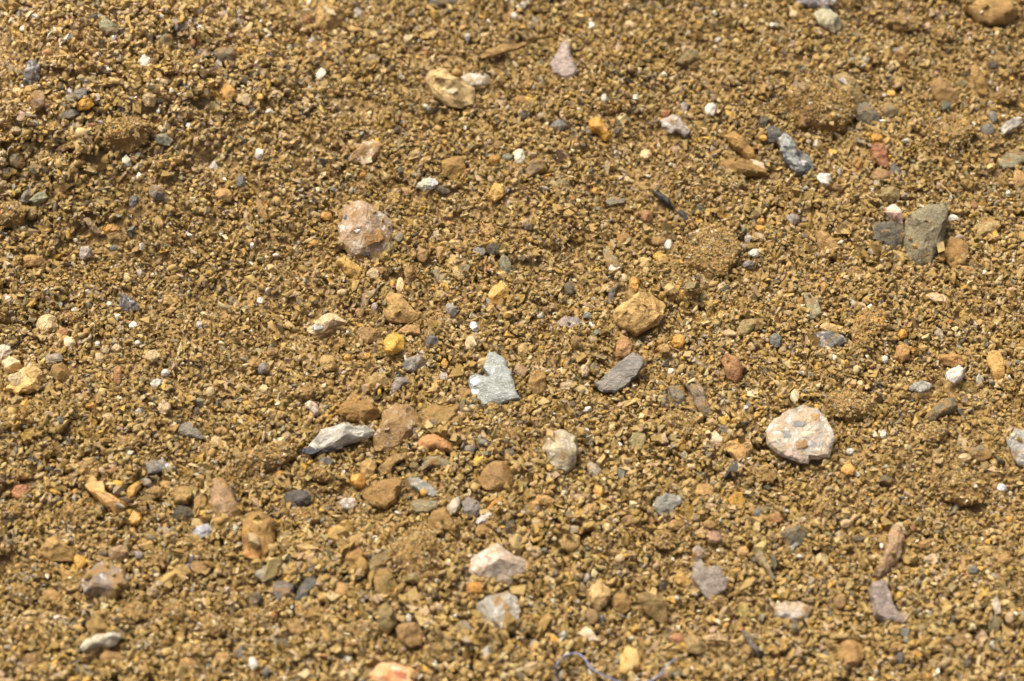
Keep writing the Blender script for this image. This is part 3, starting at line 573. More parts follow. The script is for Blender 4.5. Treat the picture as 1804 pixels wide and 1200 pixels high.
stone('pebble', 'amber pebble with a pale tip next to the orange elongated pebble', q(0, 600, 822, 1000, 860, 960, 915, 928, 932, 965, 890, 1030, 850, 1062), 'quartz', (222, 168, 78), None, thick=0.5, dust=0.1)
stone('pebble', 'small apricot teardrop pebble below the amber pebble with pale tip', q(0, 880, 845, 130, 880, 70, 925, 90, 940, 140, 910, 172, 865, 165), 'quartz', (232, 176, 84), None, thick=0.5, dust=0.03, keep=0)
stone('pebble', 'orange brown faceted pebble with a glinting top', q(0, 600, 75, 1000, 110, 960, 180, 955, 202, 990, 170, 1030, 100, 1045), 'quartz', (206, 136, 80), None, thick=0.5, dust=0.1)
stone('pebble', 'long pinkish brown pebble standing beside a row of tan pebbles', q(0, 600, 1390, 960, 1430, 905, 1480, 920, 1530, 1000, 1570, 1080, 1610, 1160, 1530, 1200, 1430, 1190, 1395, 1090), 'plain', (178, 144, 106), (156, 124, 86), thick=0.45, dust=0.3, lift=1.5)
stone('pebble', 'tan nugget perched on a dark grey stone', q(0, 600, 1140, 1020, 1180, 965, 1240, 960, 1275, 1020, 1240, 1080, 1170, 1080), 'plain', (182, 146, 84), None, thick=0.5, dust=0.3, lift=1.3)
stone('pebble', 'dark charcoal stone under the perched tan nugget', (322, 906, 38, 28, 0), 'plain', (80, 74, 64), None, thick=0.5, dust=0.15)
stone('pebble', 'tan upright pebble between the charcoal stone and the pinkish brown pebble', (353, 893, 24, 46, 10), 'plain', (174, 138, 78), None, dust=0.3)
stone('pebble', 'flat brown pebble with a dark edge alone in sand', (148, 824, 30, 22, -25), 'plain', (168, 134, 82), None, dust=0.3)
stone('sand_clod', 'brown half buried clod below the orange elongated pebble', (130, 908, 52, 42, 10), 'plain', (164, 126, 70), None, cat='clod', dust=0.5, keep=0.52)
stone('pebble', 'curved tan pebble below the mottled brown stone', q(440, 600, 850, 850, 900, 790, 970, 760, 1030, 740, 1040, 780, 970, 820, 930, 880, 860, 890), 'plain', (190, 152, 92), None, thick=0.45, dust=0.2)
stone('pebble', 'grey arched pebble under the orange tan bean shaped pebble', q(440, 600, 1130, 810, 1190, 765, 1270, 770, 1335, 820, 1300, 845, 1220, 830, 1150, 850), 'plain', (162, 146, 112), None, thick=0.45, dust=0.2)
stone('pebble', 'brown domed pebble with a dark foot', q(440, 600, 1500, 950, 1540, 860, 1610, 805, 1690, 805, 1750, 870, 1740, 960, 1650, 1000, 1560, 1005), 'plain', (172, 132, 78), (150, 116, 72), thick=0.5, dust=0.3, smooth=True, facets=5)
stone('pebble', 'round orange amber bead like pebble', (631, 848, 27, 28, 0), 'quartz', (226, 160, 70), (206, 138, 54), thick=0.5, dust=0, smooth=True, facets=3, keep=0, lift=1.1)
stone('pebble', 'tan pebble behind the orange amber bead like pebble', (648, 828, 28, 38, 15), 'plain', (196, 156, 92), None, dust=0.2)
stone('pebble', 'large brown flat slab with a smooth top', q(440, 600, 745, 1000, 830, 940, 930, 920, 1000, 910, 1000, 980, 960, 1060, 890, 1110, 810, 1080), 'plain', (168, 128, 72), (148, 110, 60), thick=0.35, dust=0.35, lift=1.4)
stone('pebble', 'pale blue grey slab with an orange grain on it', q(440, 600, 1050, 920, 1110, 905, 1190, 960, 1242, 1000, 1210, 1035, 1140, 1010, 1070, 970), 'slate', (168, 160, 142), (146, 140, 128), thick=0.3, dust=0.15)
stone('pebble', 'green grey flat chip below the pale blue grey slab', q(440, 600, 1060, 1080, 1120, 1050, 1220, 1060, 1240, 1090, 1170, 1140, 1100, 1130), 'slate', (140, 136, 108), None, thick=0.3, dust=0.15)
stone('pebble', 'tan triangular pebble leaning beside a white and grey pair', q(440, 880, 1170, 180, 1200, 100, 1250, 45, 1300, 80, 1340, 150, 1380, 215, 1290, 215), 'plain', (178, 142, 82), (160, 126, 72), thick=0.45, dust=0.3, lift=1.2)
stone('pebble', 'white wedge standing against a grey stone', q(440, 600, 1300, 1110, 1330, 1060, 1380, 1030, 1395, 1090, 1360, 1150, 1320, 1150), 'quartz', (224, 204, 170), None, thick=0.5, dust=0.03, keep=0)
stone('pebble', 'lilac grey stone with a dark foot behind the white wedge', q(440, 600, 1400, 1060, 1450, 1040, 1510, 1070, 1535, 1130, 1500, 1180, 1420, 1160), 'plain', (146, 132, 118), (112, 104, 98), thick=0.45, dust=0.1)
stone('quartz_grain', 'bright white sliver grain near the lilac grey stone', q(440, 880, 1492, 150, 1530, 115, 1590, 85, 1600, 105, 1560, 145, 1510, 168), 'quartz', (240, 228, 210), None, cat='grain', thick=0.4, dust=0, keep=0, lift=1.0)
stone('stone_splinter', 'amber sliver just behind the bright white sliver grain', (873, 888, 34, 11, -38), 'quartz', (216, 152, 48), None, cat='stone', dust=0.05)
stone('pebble', 'pinkish white angular pebble beside the large brown slab', q(440, 600, 580, 1075, 620, 1045, 690, 1045, 712, 1090, 680, 1118, 610, 1110), 'granite', (212, 190, 162), None, thick=0.5, dust=0.1)
stone('pebble', 'nearly black oblong stone with a dark hollow under it', q(440, 600, 200, 1060, 250, 1000, 340, 990, 400, 1020, 395, 1090, 310, 1110, 230, 1105), 'slate', (76, 72, 68), (58, 56, 56), thick=0.5, dust=0.1)
stone('pebble', 'tan cube like pebble on fine sand', (578, 641, 31, 28, 10), 'plain', (198, 160, 98), None, dust=0.1, lift=1.0)
stone('pebble', 'mottled grey stone above a lilac grey chip', (731, 643, 42, 32, -15), 'granite', (138, 126, 106), (108, 100, 90), dust=0.2)
stone('stone_chip', 'lilac grey chip below the mottled grey stone', q(440, 600, 935, 300, 970, 250, 1040, 240, 1050, 275, 990, 320, 945, 345), 'plain', (168, 150, 136), None, cat='chip', dust=0.08)
stone('pebble', 'pale tan split pebble with a shadowed cleft', (665, 670, 40, 26, -10), 'plain', (198, 162, 102), None, dust=0.15)
stone('pebble', 'pinkish white block above the jagged white pebble', q(440, 600, 360, 420, 395, 398, 445, 420, 460, 480, 430, 500, 385, 460), 'plain', (216, 192, 168), None, dust=0.05)
stone('pebble', 'dull red brown oval pebble', q(880, 600, 1470, 130, 1500, 90, 1560, 110, 1612, 180, 1600, 250, 1560, 278, 1510, 250), 'plain', (180, 122, 74), (158, 104, 66), thick=0.45, dust=0.2, smooth=True, facets=4)
stone('pebble', 'long grey brown pebble beside a dark slit', q(880, 600, 1240, 290, 1270, 250, 1320, 270, 1360, 360, 1400, 440, 1390, 510, 1340, 505, 1290, 420), 'plain', (160, 138, 108), (136, 118, 96), thick=0.45, dust=0.2, lift=1.1)
stone('pebble', 'grey pebble across the dark slit from the long grey brown pebble', (1191, 694, 26, 42, -15), 'plain', (150, 136, 110), None, dust=0.25)
stone('pebble', 'tan upright block behind the blue grey heart shaped flake', (921, 618, 20, 30, 0), 'plain', (204, 166, 104), None, dust=0.1)
stone('pebble', 'round pinkish tan pebble touching the shadow of the heart shaped flake', (919, 654, 24, 24, 0), 'plain', (178, 142, 100), None, dust=0.1, smooth=True, facets=2)
stone('pebble', 'tan rough pebble in line with the round pinkish tan pebble', (948, 674, 30, 46, 8), 'plain', (182, 144, 84), None, dust=0.3)
stone('pebble', 'small cream pointed pebble near the slate lozenge flake', (1030, 653, 15, 22, -10), 'quartz', (230, 196, 146), None, dust=0.03)
stone('stone_chip', 'olive green trapezoid chip standing clear of the sand', q(880, 600, 850, 680, 880, 610, 960, 620, 968, 660, 930, 740, 890, 720), 'plain', (164, 146, 96), None, cat='chip', thick=0.3, dust=0.1, lift=1.1)
stone('pebble', 'tan shield shaped pebble next to the large white and pink flake', q(880, 600, 1480, 710, 1520, 660, 1590, 628, 1650, 660, 1668, 730, 1620, 820, 1560, 790), 'plain', (206, 160, 96), (188, 142, 82), thick=0.4, dust=0.08, lift=1.3)
stone('pebble', 'white and orange pebble touching the tan shield shaped pebble', q(880, 600, 1395, 620, 1420, 590, 1480, 650, 1470, 700, 1420, 720, 1395, 680), 'quartz', (234, 202, 160), (214, 160, 104), dust=0, thick=0.5)
stone('pebble', 'small grey cube above the white and orange pebble', (1274, 755, 20, 17, 0), 'plain', (156, 140, 116), None, dust=0.1)
stone('stone_chip', 'pale grey oblong chip with a dark shadow below it', (1047, 829, 20, 30, -28), 'plain', (190, 170, 138), None, cat='chip', dust=0.1)
stone('pebble', 'blue slate pentagonal pebble', q(880, 600, 1020, 1110, 1040, 1040, 1100, 1010, 1190, 1030, 1212, 1075, 1150, 1130, 1100, 1165, 1050, 1150), 'slate', (138, 138, 134), (116, 118, 118), thick=0.35, dust=0.08, lift=1.2, keep=0)
stone('pebble', 'yellow ochre pebble among brown grains', (1297, 883, 30, 28, 0), 'plain', (206, 154, 62), None, dust=0.15)
stone('pebble', 'orange tan squarish pebble near a white pebble and a thin dark gap', q(1324, 600, 940, 110, 960, 40, 1000, 22, 1052, 60, 1040, 120, 990, 145), 'plain', (206, 152, 88), None, thick=0.5, dust=0.1, lift=1.1)
stone('pebble', 'clean white rounded pebble under an orange tan ridge', q(1324, 600, 1275, 230, 1310, 190, 1380, 168, 1412, 200, 1395, 260, 1340, 285, 1290, 265), 'quartz', (232, 220, 200), (212, 194, 170), thick=0.5, dust=0.03, keep=0, lift=1.2)
stone('pebble', 'orange tan ridge shaped pebble above the clean white rounded pebble', (1674, 634, 50, 20, 8), 'plain', (200, 148, 82), None, dust=0.15)
stone('pebble', 'tall tan pointed pebble with small dark pits', q(1324, 600, 1555, 110, 1580, 62, 1640, 80, 1676, 150, 1670, 230, 1640, 300, 1600, 250, 1570, 180), 'plain', (212, 164, 92), (190, 142, 78), thick=0.4, tilt=0.5, dust=0.1, lift=1.2)
stone('pebble', 'grey white half moon pebble over a black hollow', q(1324, 600, 1045, 320, 1070, 285, 1130, 268, 1205, 290, 1190, 320, 1120, 345), 'granite', (196, 186, 164), None, thick=0.35, tilt=0.1, dust=0.08, lift=1.4)
stone('pebble', 'long olive grey stone with sand along its flank', q(1324, 600, 1120, 525, 1190, 450, 1270, 400, 1350, 385, 1350, 440, 1290, 490, 1210, 530), 'plain', (138, 124, 94), None, thick=0.45, dust=0.35, keep=0.1)
stone('pebble', 'grey and white smooth stone with sand around it', q(1324, 600, 1690, 640, 1740, 590, 1800, 600, 1870, 660, 1860, 780, 1780, 830, 1730, 780), 'slate', (178, 168, 152), (144, 138, 130), thick=0.4, dust=0.15)
stone('sand_clod', 'rounded brown clod near a bright white bead grain', (1690, 858, 84, 62, 12), 'plain', (160, 124, 66), None, cat='clod', thick=0.45, dust=0.6, keep=0.84)
stone('quartz_grain', 'bright white bead grain near the rounded brown clod', (1765, 859, 18, 14, 0), 'quartz', (244, 236, 226), None, cat='grain', dust=0, keep=0)
stone('pebble', 'grey brown half buried stone above the rounded brown clod', (1724, 798, 44, 26, 8), 'plain', (140, 124, 94), None, dust=0.4, keep=0.12)
stone('quartz_grain', 'cream upright grain perched on the rim of the large white and pink flake', (1400, 697, 16, 26, 0), 'quartz', (222, 198, 150), None, cat='grain', dust=0.02, keep=0)
# foot of the picture
stone('pebble', 'tan flat topped pebble beside a small golden pebble', q(0, 880, 280, 330, 310, 265, 370, 248, 430, 290, 492, 350, 480, 400, 380, 410, 300, 385), 'plain', (194, 154, 88), (172, 134, 76), thick=0.45, dust=0.2, lift=1.3)
stone('pebble', 'small golden three cornered pebble', q(0, 880, 485, 400, 510, 358, 592, 410, 550, 460, 510, 472), 'quartz', (228, 168, 62), None, thick=0.5, dust=0.03, keep=0)
stone('pebble', 'yellow pointed pebble below the tan flat topped pebble', q(0, 880, 390, 480, 405, 420, 440, 470, 498, 510, 470, 545, 420, 530), 'quartz', (198, 150, 64), None, thick=0.5, dust=0.2)
stone('pebble', 'large pinkish grey crumbly stone capped by a pinkish tan pebble', q(0, 880, 540, 560, 580, 460, 660, 410, 760, 430, 830, 500, 840, 590, 770, 650, 660, 630, 570, 620), 'granite', (150, 130, 106), (128, 112, 96), thick=0.4, dust=0.35, keep=0.1)
stone('pebble', 'pinkish tan pebble capping the large pinkish grey crumbly stone', (208, 975, 34, 28, 0), 'plain', (180, 144, 106), None, dust=0.2, lift=1.6)
stone('pebble', 'layered grey pebble beside a small hollow', (290, 941, 32, 24, 0), 'slate', (140, 130, 116), None, dust=0.15)
stone('pebble', 'white and lilac crystalline chip below the dark charcoal stone', q(0, 880, 1260, 230, 1300, 180, 1370, 158, 1405, 190, 1380, 250, 1310, 262), 'granite', (212, 206, 206), (170, 162, 166), thick=0.4, dust=0.05, keep=0)
stone('pebble', 'large amber orange rough pebble with shining yellow grains', q(0, 880, 1600, 200, 1620, 120, 1700, 90, 1800, 130, 1815, 240, 1790, 340, 1740, 420, 1660, 415, 1600, 360), 'plain', (186, 140, 70), (190, 140, 66), rough=0.08, thick=0.45, dust=0.5, lift=1.5, keep=0.04, inc=[('yellow_crystal', 454, 920, 12, 9, 0, (232, 184, 92)), ('orange_patch', 446, 972, 24, 22, 0, (208, 144, 58))])
stone('pebble', 'tan elongated pebble with a pale blunt end', q(0, 880, 1085, 530, 1130, 480, 1190, 440, 1250, 445, 1260, 490, 1200, 525, 1140, 560), 'plain', (206, 166, 98), None, thick=0.5, dust=0.1, smooth=True)
stone('pebble', 'grey white domed pebble below the large amber orange pebble', (468, 1010, 38, 30, 0), 'plain', (172, 160, 134), None, dust=0.1, smooth=True)
stone('stone_flake', 'white bone like bar with a rounded end', q(0, 880, 528, 985, 560, 930, 640, 900, 730, 880, 800, 880, 805, 920, 760, 965, 680, 970, 600, 990, 550, 1003), 'plain', (214, 200, 168), (196, 180, 150), cat='stone', thick=0.45, tilt=0.25, dust=0.12, lift=1.4, smooth=True, facets=4, keep=0)
stone('pebble', 'brown oval pebble below the white bone like bar', (200, 1161, 50, 28, 10), 'plain', (180, 138, 82), None, dust=0.3, smooth=True)
stone('pebble', 'olive pyramid shaped pebble behind the white bone like bar', q(0, 880, 570, 830, 640, 745, 690, 800, 725, 870, 640, 895, 590, 880), 'plain', (172, 138, 76), None, dust=0.3)
stone('pebble', 'tan five sided pebble beside a round tan pebble', q(440, 880, 512, 280, 520, 200, 580, 172, 640, 190, 635, 265, 590, 300), 'plain', (208, 162, 90), None, thick=0.5, dust=0.1, lift=1.1)
stone('pebble', 'round tan pebble beside the tan five sided pebble', (625, 954, 22, 26, 0), 'plain', (196, 156, 94), None, dust=0.1, smooth=True)
stone('sand_clod', 'large brown crumbly boulder like clod with grey and yellow grains', q(440, 880, 950, 330, 990, 240, 1080, 190, 1170, 240, 1240, 340, 1275, 440, 1230, 540, 1120, 560, 1020, 520, 960, 430), 'plain', (160, 122, 66), (140, 104, 58), cat='clod', thick=0.42, dust=0.5, keep=0.44, lift=1.4)
stone('pebble', 'orange brown pebble tucked under the pinkish white knobbly pebble', (838, 1037, 38, 24, 0), 'plain', (198, 140, 62), None, dust=0.2)
stone('pebble', 'bright salmon orange pebble with white patches', q(440, 880, 775, 1180, 800, 1100, 860, 1085, 960, 1090, 1050, 1110, 1095, 1150, 1085, 1230, 960, 1260, 820, 1260), 'quartz', (234, 150, 88), (236, 186, 132), thick=0.45, dust=0.08, lift=1.3, inc=[('white_patch', 694, 1178, 18, 7, 0, (244, 214, 176)), ('red_patch', 702, 1190, 22, 12, 0, (218, 122, 72))])
stone('pebble', 'olive pebble standing end to end with a grey olive pebble', (678, 1030, 38, 54, 0), 'plain', (164, 134, 74), None, dust=0.3)
stone('pebble', 'grey olive rounded pebble under the standing olive pebble', (681, 1090, 38, 50, 0), 'plain', (152, 130, 80), None, dust=0.25, smooth=True)
stone('pebble', 'brown pebble sunk in a dark hollow', (724, 1048, 30, 38, 0), 'plain', (152, 116, 60), None, dust=0.3, lift=0.0)
stone('pebble', 'charcoal angular stone next to a long black stone', (499, 1042, 36, 36, 20), 'slate', (104, 98, 94), None, dust=0.1)
stone('pebble', 'long black stone with a pale grey corner', q(440, 880, 290, 680, 330, 590, 380, 520, 440, 515, 445, 560, 390, 640, 340, 690), 'slate', (70, 72, 72), (92, 92, 90), thick=0.45, dust=0.1)
stone('pebble', 'smooth tan bean beside the long black stone', q(440, 880, 440, 640, 470, 612, 520, 625, 552, 665, 520, 688, 460, 675), 'plain', (202, 162, 94), None, thick=0.5, dust=0.08, smooth=True, facets=2)
stone('pebble', 'brown two lobed pebble with a bright fleck', q(440, 880, 970, 860, 1020, 820, 1110, 820, 1150, 890, 1130, 960, 1060, 985, 990, 930), 'plain', (174, 134, 80), (154, 122, 80), thick=0.45, dust=0.25)
stone('pebble', 'grey ribbed pebble in the shade of the speckled white and grey pebble', (819, 1113, 30, 40, -12), 'slate', (134, 124, 110), None, dust=0.15)
stone('pebble', 'tan grey wedge with a notch above the standing olive pebble', q(440, 880, 760, 430, 830, 380, 900, 350, 925, 400, 880, 470, 820, 490), 'plain', (170, 144, 96), None, dust=0.25)
stone('pebble', 'brown squat pebble left in a hollow beside the tan grey wedge'.replace(' left', ''), (627, 988, 38, 44, 0), 'plain', (168, 124, 66), None, dust=0.3)
stone('pebble', 'pale tan hexagonal pebble with a white corner', q(880, 880, 388, 290, 410, 240, 470, 218, 530, 250, 528, 310, 470, 352, 410, 330), 'plain', (204, 164, 98), None, thick=0.5, dust=0.12, lift=1.1)
stone('pebble', 'small yellow tan pebble touching the lilac grey heart shaped flake', q(880, 880, 1160, 520, 1180, 480, 1230, 500, 1266, 550, 1240, 590, 1180, 560), 'plain', (208, 162, 90), None, thick=0.5, dust=0.08)
stone('pebble', 'cream tan pebble resting on a round brown pebble', q(880, 880, 585, 640, 610, 570, 680, 550, 735, 610, 710, 690, 660, 740, 605, 700), 'plain', (214, 176, 118), (192, 152, 94), thick=0.5, dust=0.1, lift=1.3)
stone('pebble', 'round brown pebble under the cream tan pebble', (1043, 1089, 27, 29, 0), 'plain', (164, 130, 84), None, dust=0.15, smooth=True, facets=2)
stone('pebble', 'white triangular pebble below the round brown pebble', q(880, 880, 500, 895, 570, 838, 620, 880, 658, 935, 590, 945), 'quartz', (232, 208, 168), (210, 180, 136), thick=0.5, dust=0.03, keep=0)
stone('quartz_grain', 'white blocky grain beside the blue thread', (938, 1137, 28, 20, 12), 'quartz', (232, 216, 192), None, cat='grain', dust=0.02, keep=0)
stone('pebble', 'yellow cream upright pebble between the two ends of the blue thread', q(880, 880, 790, 1110, 800, 1030, 840, 970, 900, 990, 938, 1050, 920, 1130, 860, 1170, 800, 1150), 'quartz', (220, 180, 106), (200, 156, 84), thick=0.4, tilt=0.45, dust=0.08, lift=1.2)
stone('pebble', 'olive brown pebble hanging over a dark hollow with a tan tip', q(880, 880, 890, 640, 960, 615, 1040, 640, 1105, 700, 1110, 790, 1080, 820, 1000, 780, 930, 700), 'plain', (160, 130, 76), (138, 112, 68), thick=0.4, tilt=0.1, dust=0.25, lift=1.8)
stone('pebble', 'tan brown crumbly pebble behind the cream tan pebble', (1094, 1062, 38, 34, 0), 'plain', (182, 140, 80), None, dust=0.35, keep=0.08)
stone('pebble', 'tan grey triangular pebble beside a cream bar grain', q(880, 880, 1230, 950, 1255, 865, 1310, 920, 1372, 1000, 1320, 1022, 1250, 1010), 'plain', (188, 156, 100), None, thick=0.4, dust=0.15)
stone('quartz_grain', 'cream bar shaped grain touching the tan grey triangular pebble', (1261, 1124, 48, 13, 6), 'quartz', (218, 176, 116), None, cat='grain', dust=0.05)
stone('pebble', 'pink blocky pebble among brown grains', (1258, 946, 30, 22, 8), 'plain', (204, 158, 122), None, dust=0.15)
stone('stone_splinter', 'dark slate splinter slanting through sand near the tan grey triangular pebble', q(880, 880, 1590, 850, 1625, 870, 1680, 950, 1735, 1020, 1710, 1040, 1650, 970), 'slate', (102, 98, 94), None, cat='splinter', thick=0.4, dust=0.2)
stone('stone_flake', 'olive green leaf like flake above the dark slate splinter', (1310, 1076, 20, 30, 0), 'plain', (172, 146, 78), None, cat='stone', thick=0.25, dust=0.1)
stone('pebble', 'grey brown finger shaped pebble with a pinkish lower end', q(1324, 880, 895, 230, 930, 180, 975, 180, 1002, 260, 990, 350, 950, 430, 900, 480, 850, 530, 800, 520, 830, 450, 880, 370, 905, 300), 'plain', (162, 136, 102), (186, 142, 102), thick=0.4, dust=0.2, lift=1.1)
stone('stone_flake', 'curved slate flake like a boot', q(1324, 880, 790, 560, 840, 540, 890, 560, 920, 650, 950, 750, 1045, 815, 960, 832, 880, 805, 810, 770, 790, 680), 'slate', (138, 126, 122), (108, 102, 106), cat='stone', thick=0.28, tilt=0.25, dust=0.15, lift=1.3, keep=0)
stone('pebble', 'dark grey lump with a pale facet over a black shadow', q(1324, 880, 190, 250, 240, 180, 320, 180, 372, 230, 350, 300, 280, 345, 220, 310), 'plain', (110, 104, 90), (86, 84, 78), thick=0.5, dust=0.15, lift=1.4, inc=[('pale_facet', 1398, 962, 15, 8, -30, (196, 186, 168))])
stone('pebble', 'cream pointed pebble under a grey lump', (1448, 987, 24, 27, 10), 'quartz', (214, 186, 130), None, dust=0.1)
stone('pebble', 'pale pink and grey two toned crumbly stone', q(1324, 880, 150, 710, 220, 680, 310, 680, 390, 720, 380, 780, 300, 855, 230, 820, 180, 780), 'granite', (204, 172, 132), (164, 152, 136), thick=0.4, dust=0.25, keep=0.05)
stone('pebble', 'round yellow tan pebble with a pinkish centre', q(1324, 880, 560, 1040, 590, 960, 660, 925, 725, 950, 745, 1030, 700, 1100, 620, 1132, 575, 1090), 'plain', (198, 152, 84), (180, 138, 88), thick=0.45, dust=0.2, smooth=True, facets=4, lift=1.2)
stone('pebble', 'pinkish white upright pebble on top of a green grey stone', q(1324, 880, 1580, 700, 1610, 640, 1642, 680, 1648, 750, 1610, 765), 'quartz', (212, 186, 150), None, dust=0.1)
stone('pebble', 'green grey stone under the pinkish white upright pebble', (1750, 1100, 24, 34, 0), 'plain', (138, 124, 86), None, dust=0.2)
stone('pebble', 'grey thin crescent of stone', q(1324, 880, 20, 330, 60, 320, 90, 400, 130, 480, 165, 530, 130, 535, 85, 460, 40, 400), 'plain', (176, 156, 118), None, thick=0.4, dust=0.2)
stone('sand_clod', 'broad low clod of caked yellow sand near the tall narrow tan pebble', (1682, 232, 66, 54, 5), 'plain', (180, 140, 74), None, cat='clod', thick=0.4, dust=0.65, keep=0.85)

# ---- smaller grains that only their place tells apart
GROUPS = {
 'white': ('quartz_grain', 'tiny bright white quartz grain lying loose on the sand', 'grain', 'tiny white quartz grains', 'quartz', (238, 222, 196)),
 'cream': ('quartz_grain', 'small cream coloured quartz grain lying loose on the sand', 'grain', 'small cream grains', 'quartz', (220, 184, 128)),
 'amber': ('quartz_grain', 'small amber orange quartz grain lying loose on the sand', 'grain', 'small amber grains', 'quartz', (224, 162, 66)),
 'tan': ('pebble', 'small plain tan brown pebble bedded among the grains', 'pebble', 'small tan pebbles', 'plain', (188, 146, 88)),
 'lump': ('sand_clod', 'small soil coated brown lump bedded among the grains', 'clod', 'small soil coated lumps', 'plain', (166, 130, 76)),
 'grey': ('stone_chip', 'small plain grey stone chip bedded among the grains', 'chip', 'small grey chips', 'plain', (140, 132, 118)),
 'dark': ('stone_chip', 'small blackish stone chip bedded among the grains', 'chip', 'small blackish chips', 'plain', (96, 88, 74)),
 'lilac': ('stone_chip', 'small pale lilac stone chip bedded among the grains', 'chip', 'small lilac chips', 'plain', (188, 170, 152)),
 'red': ('stone_chip', 'small reddish brown stone chip bedded among the grains', 'chip', 'small reddish chips', 'plain', (186, 118, 78)),
}
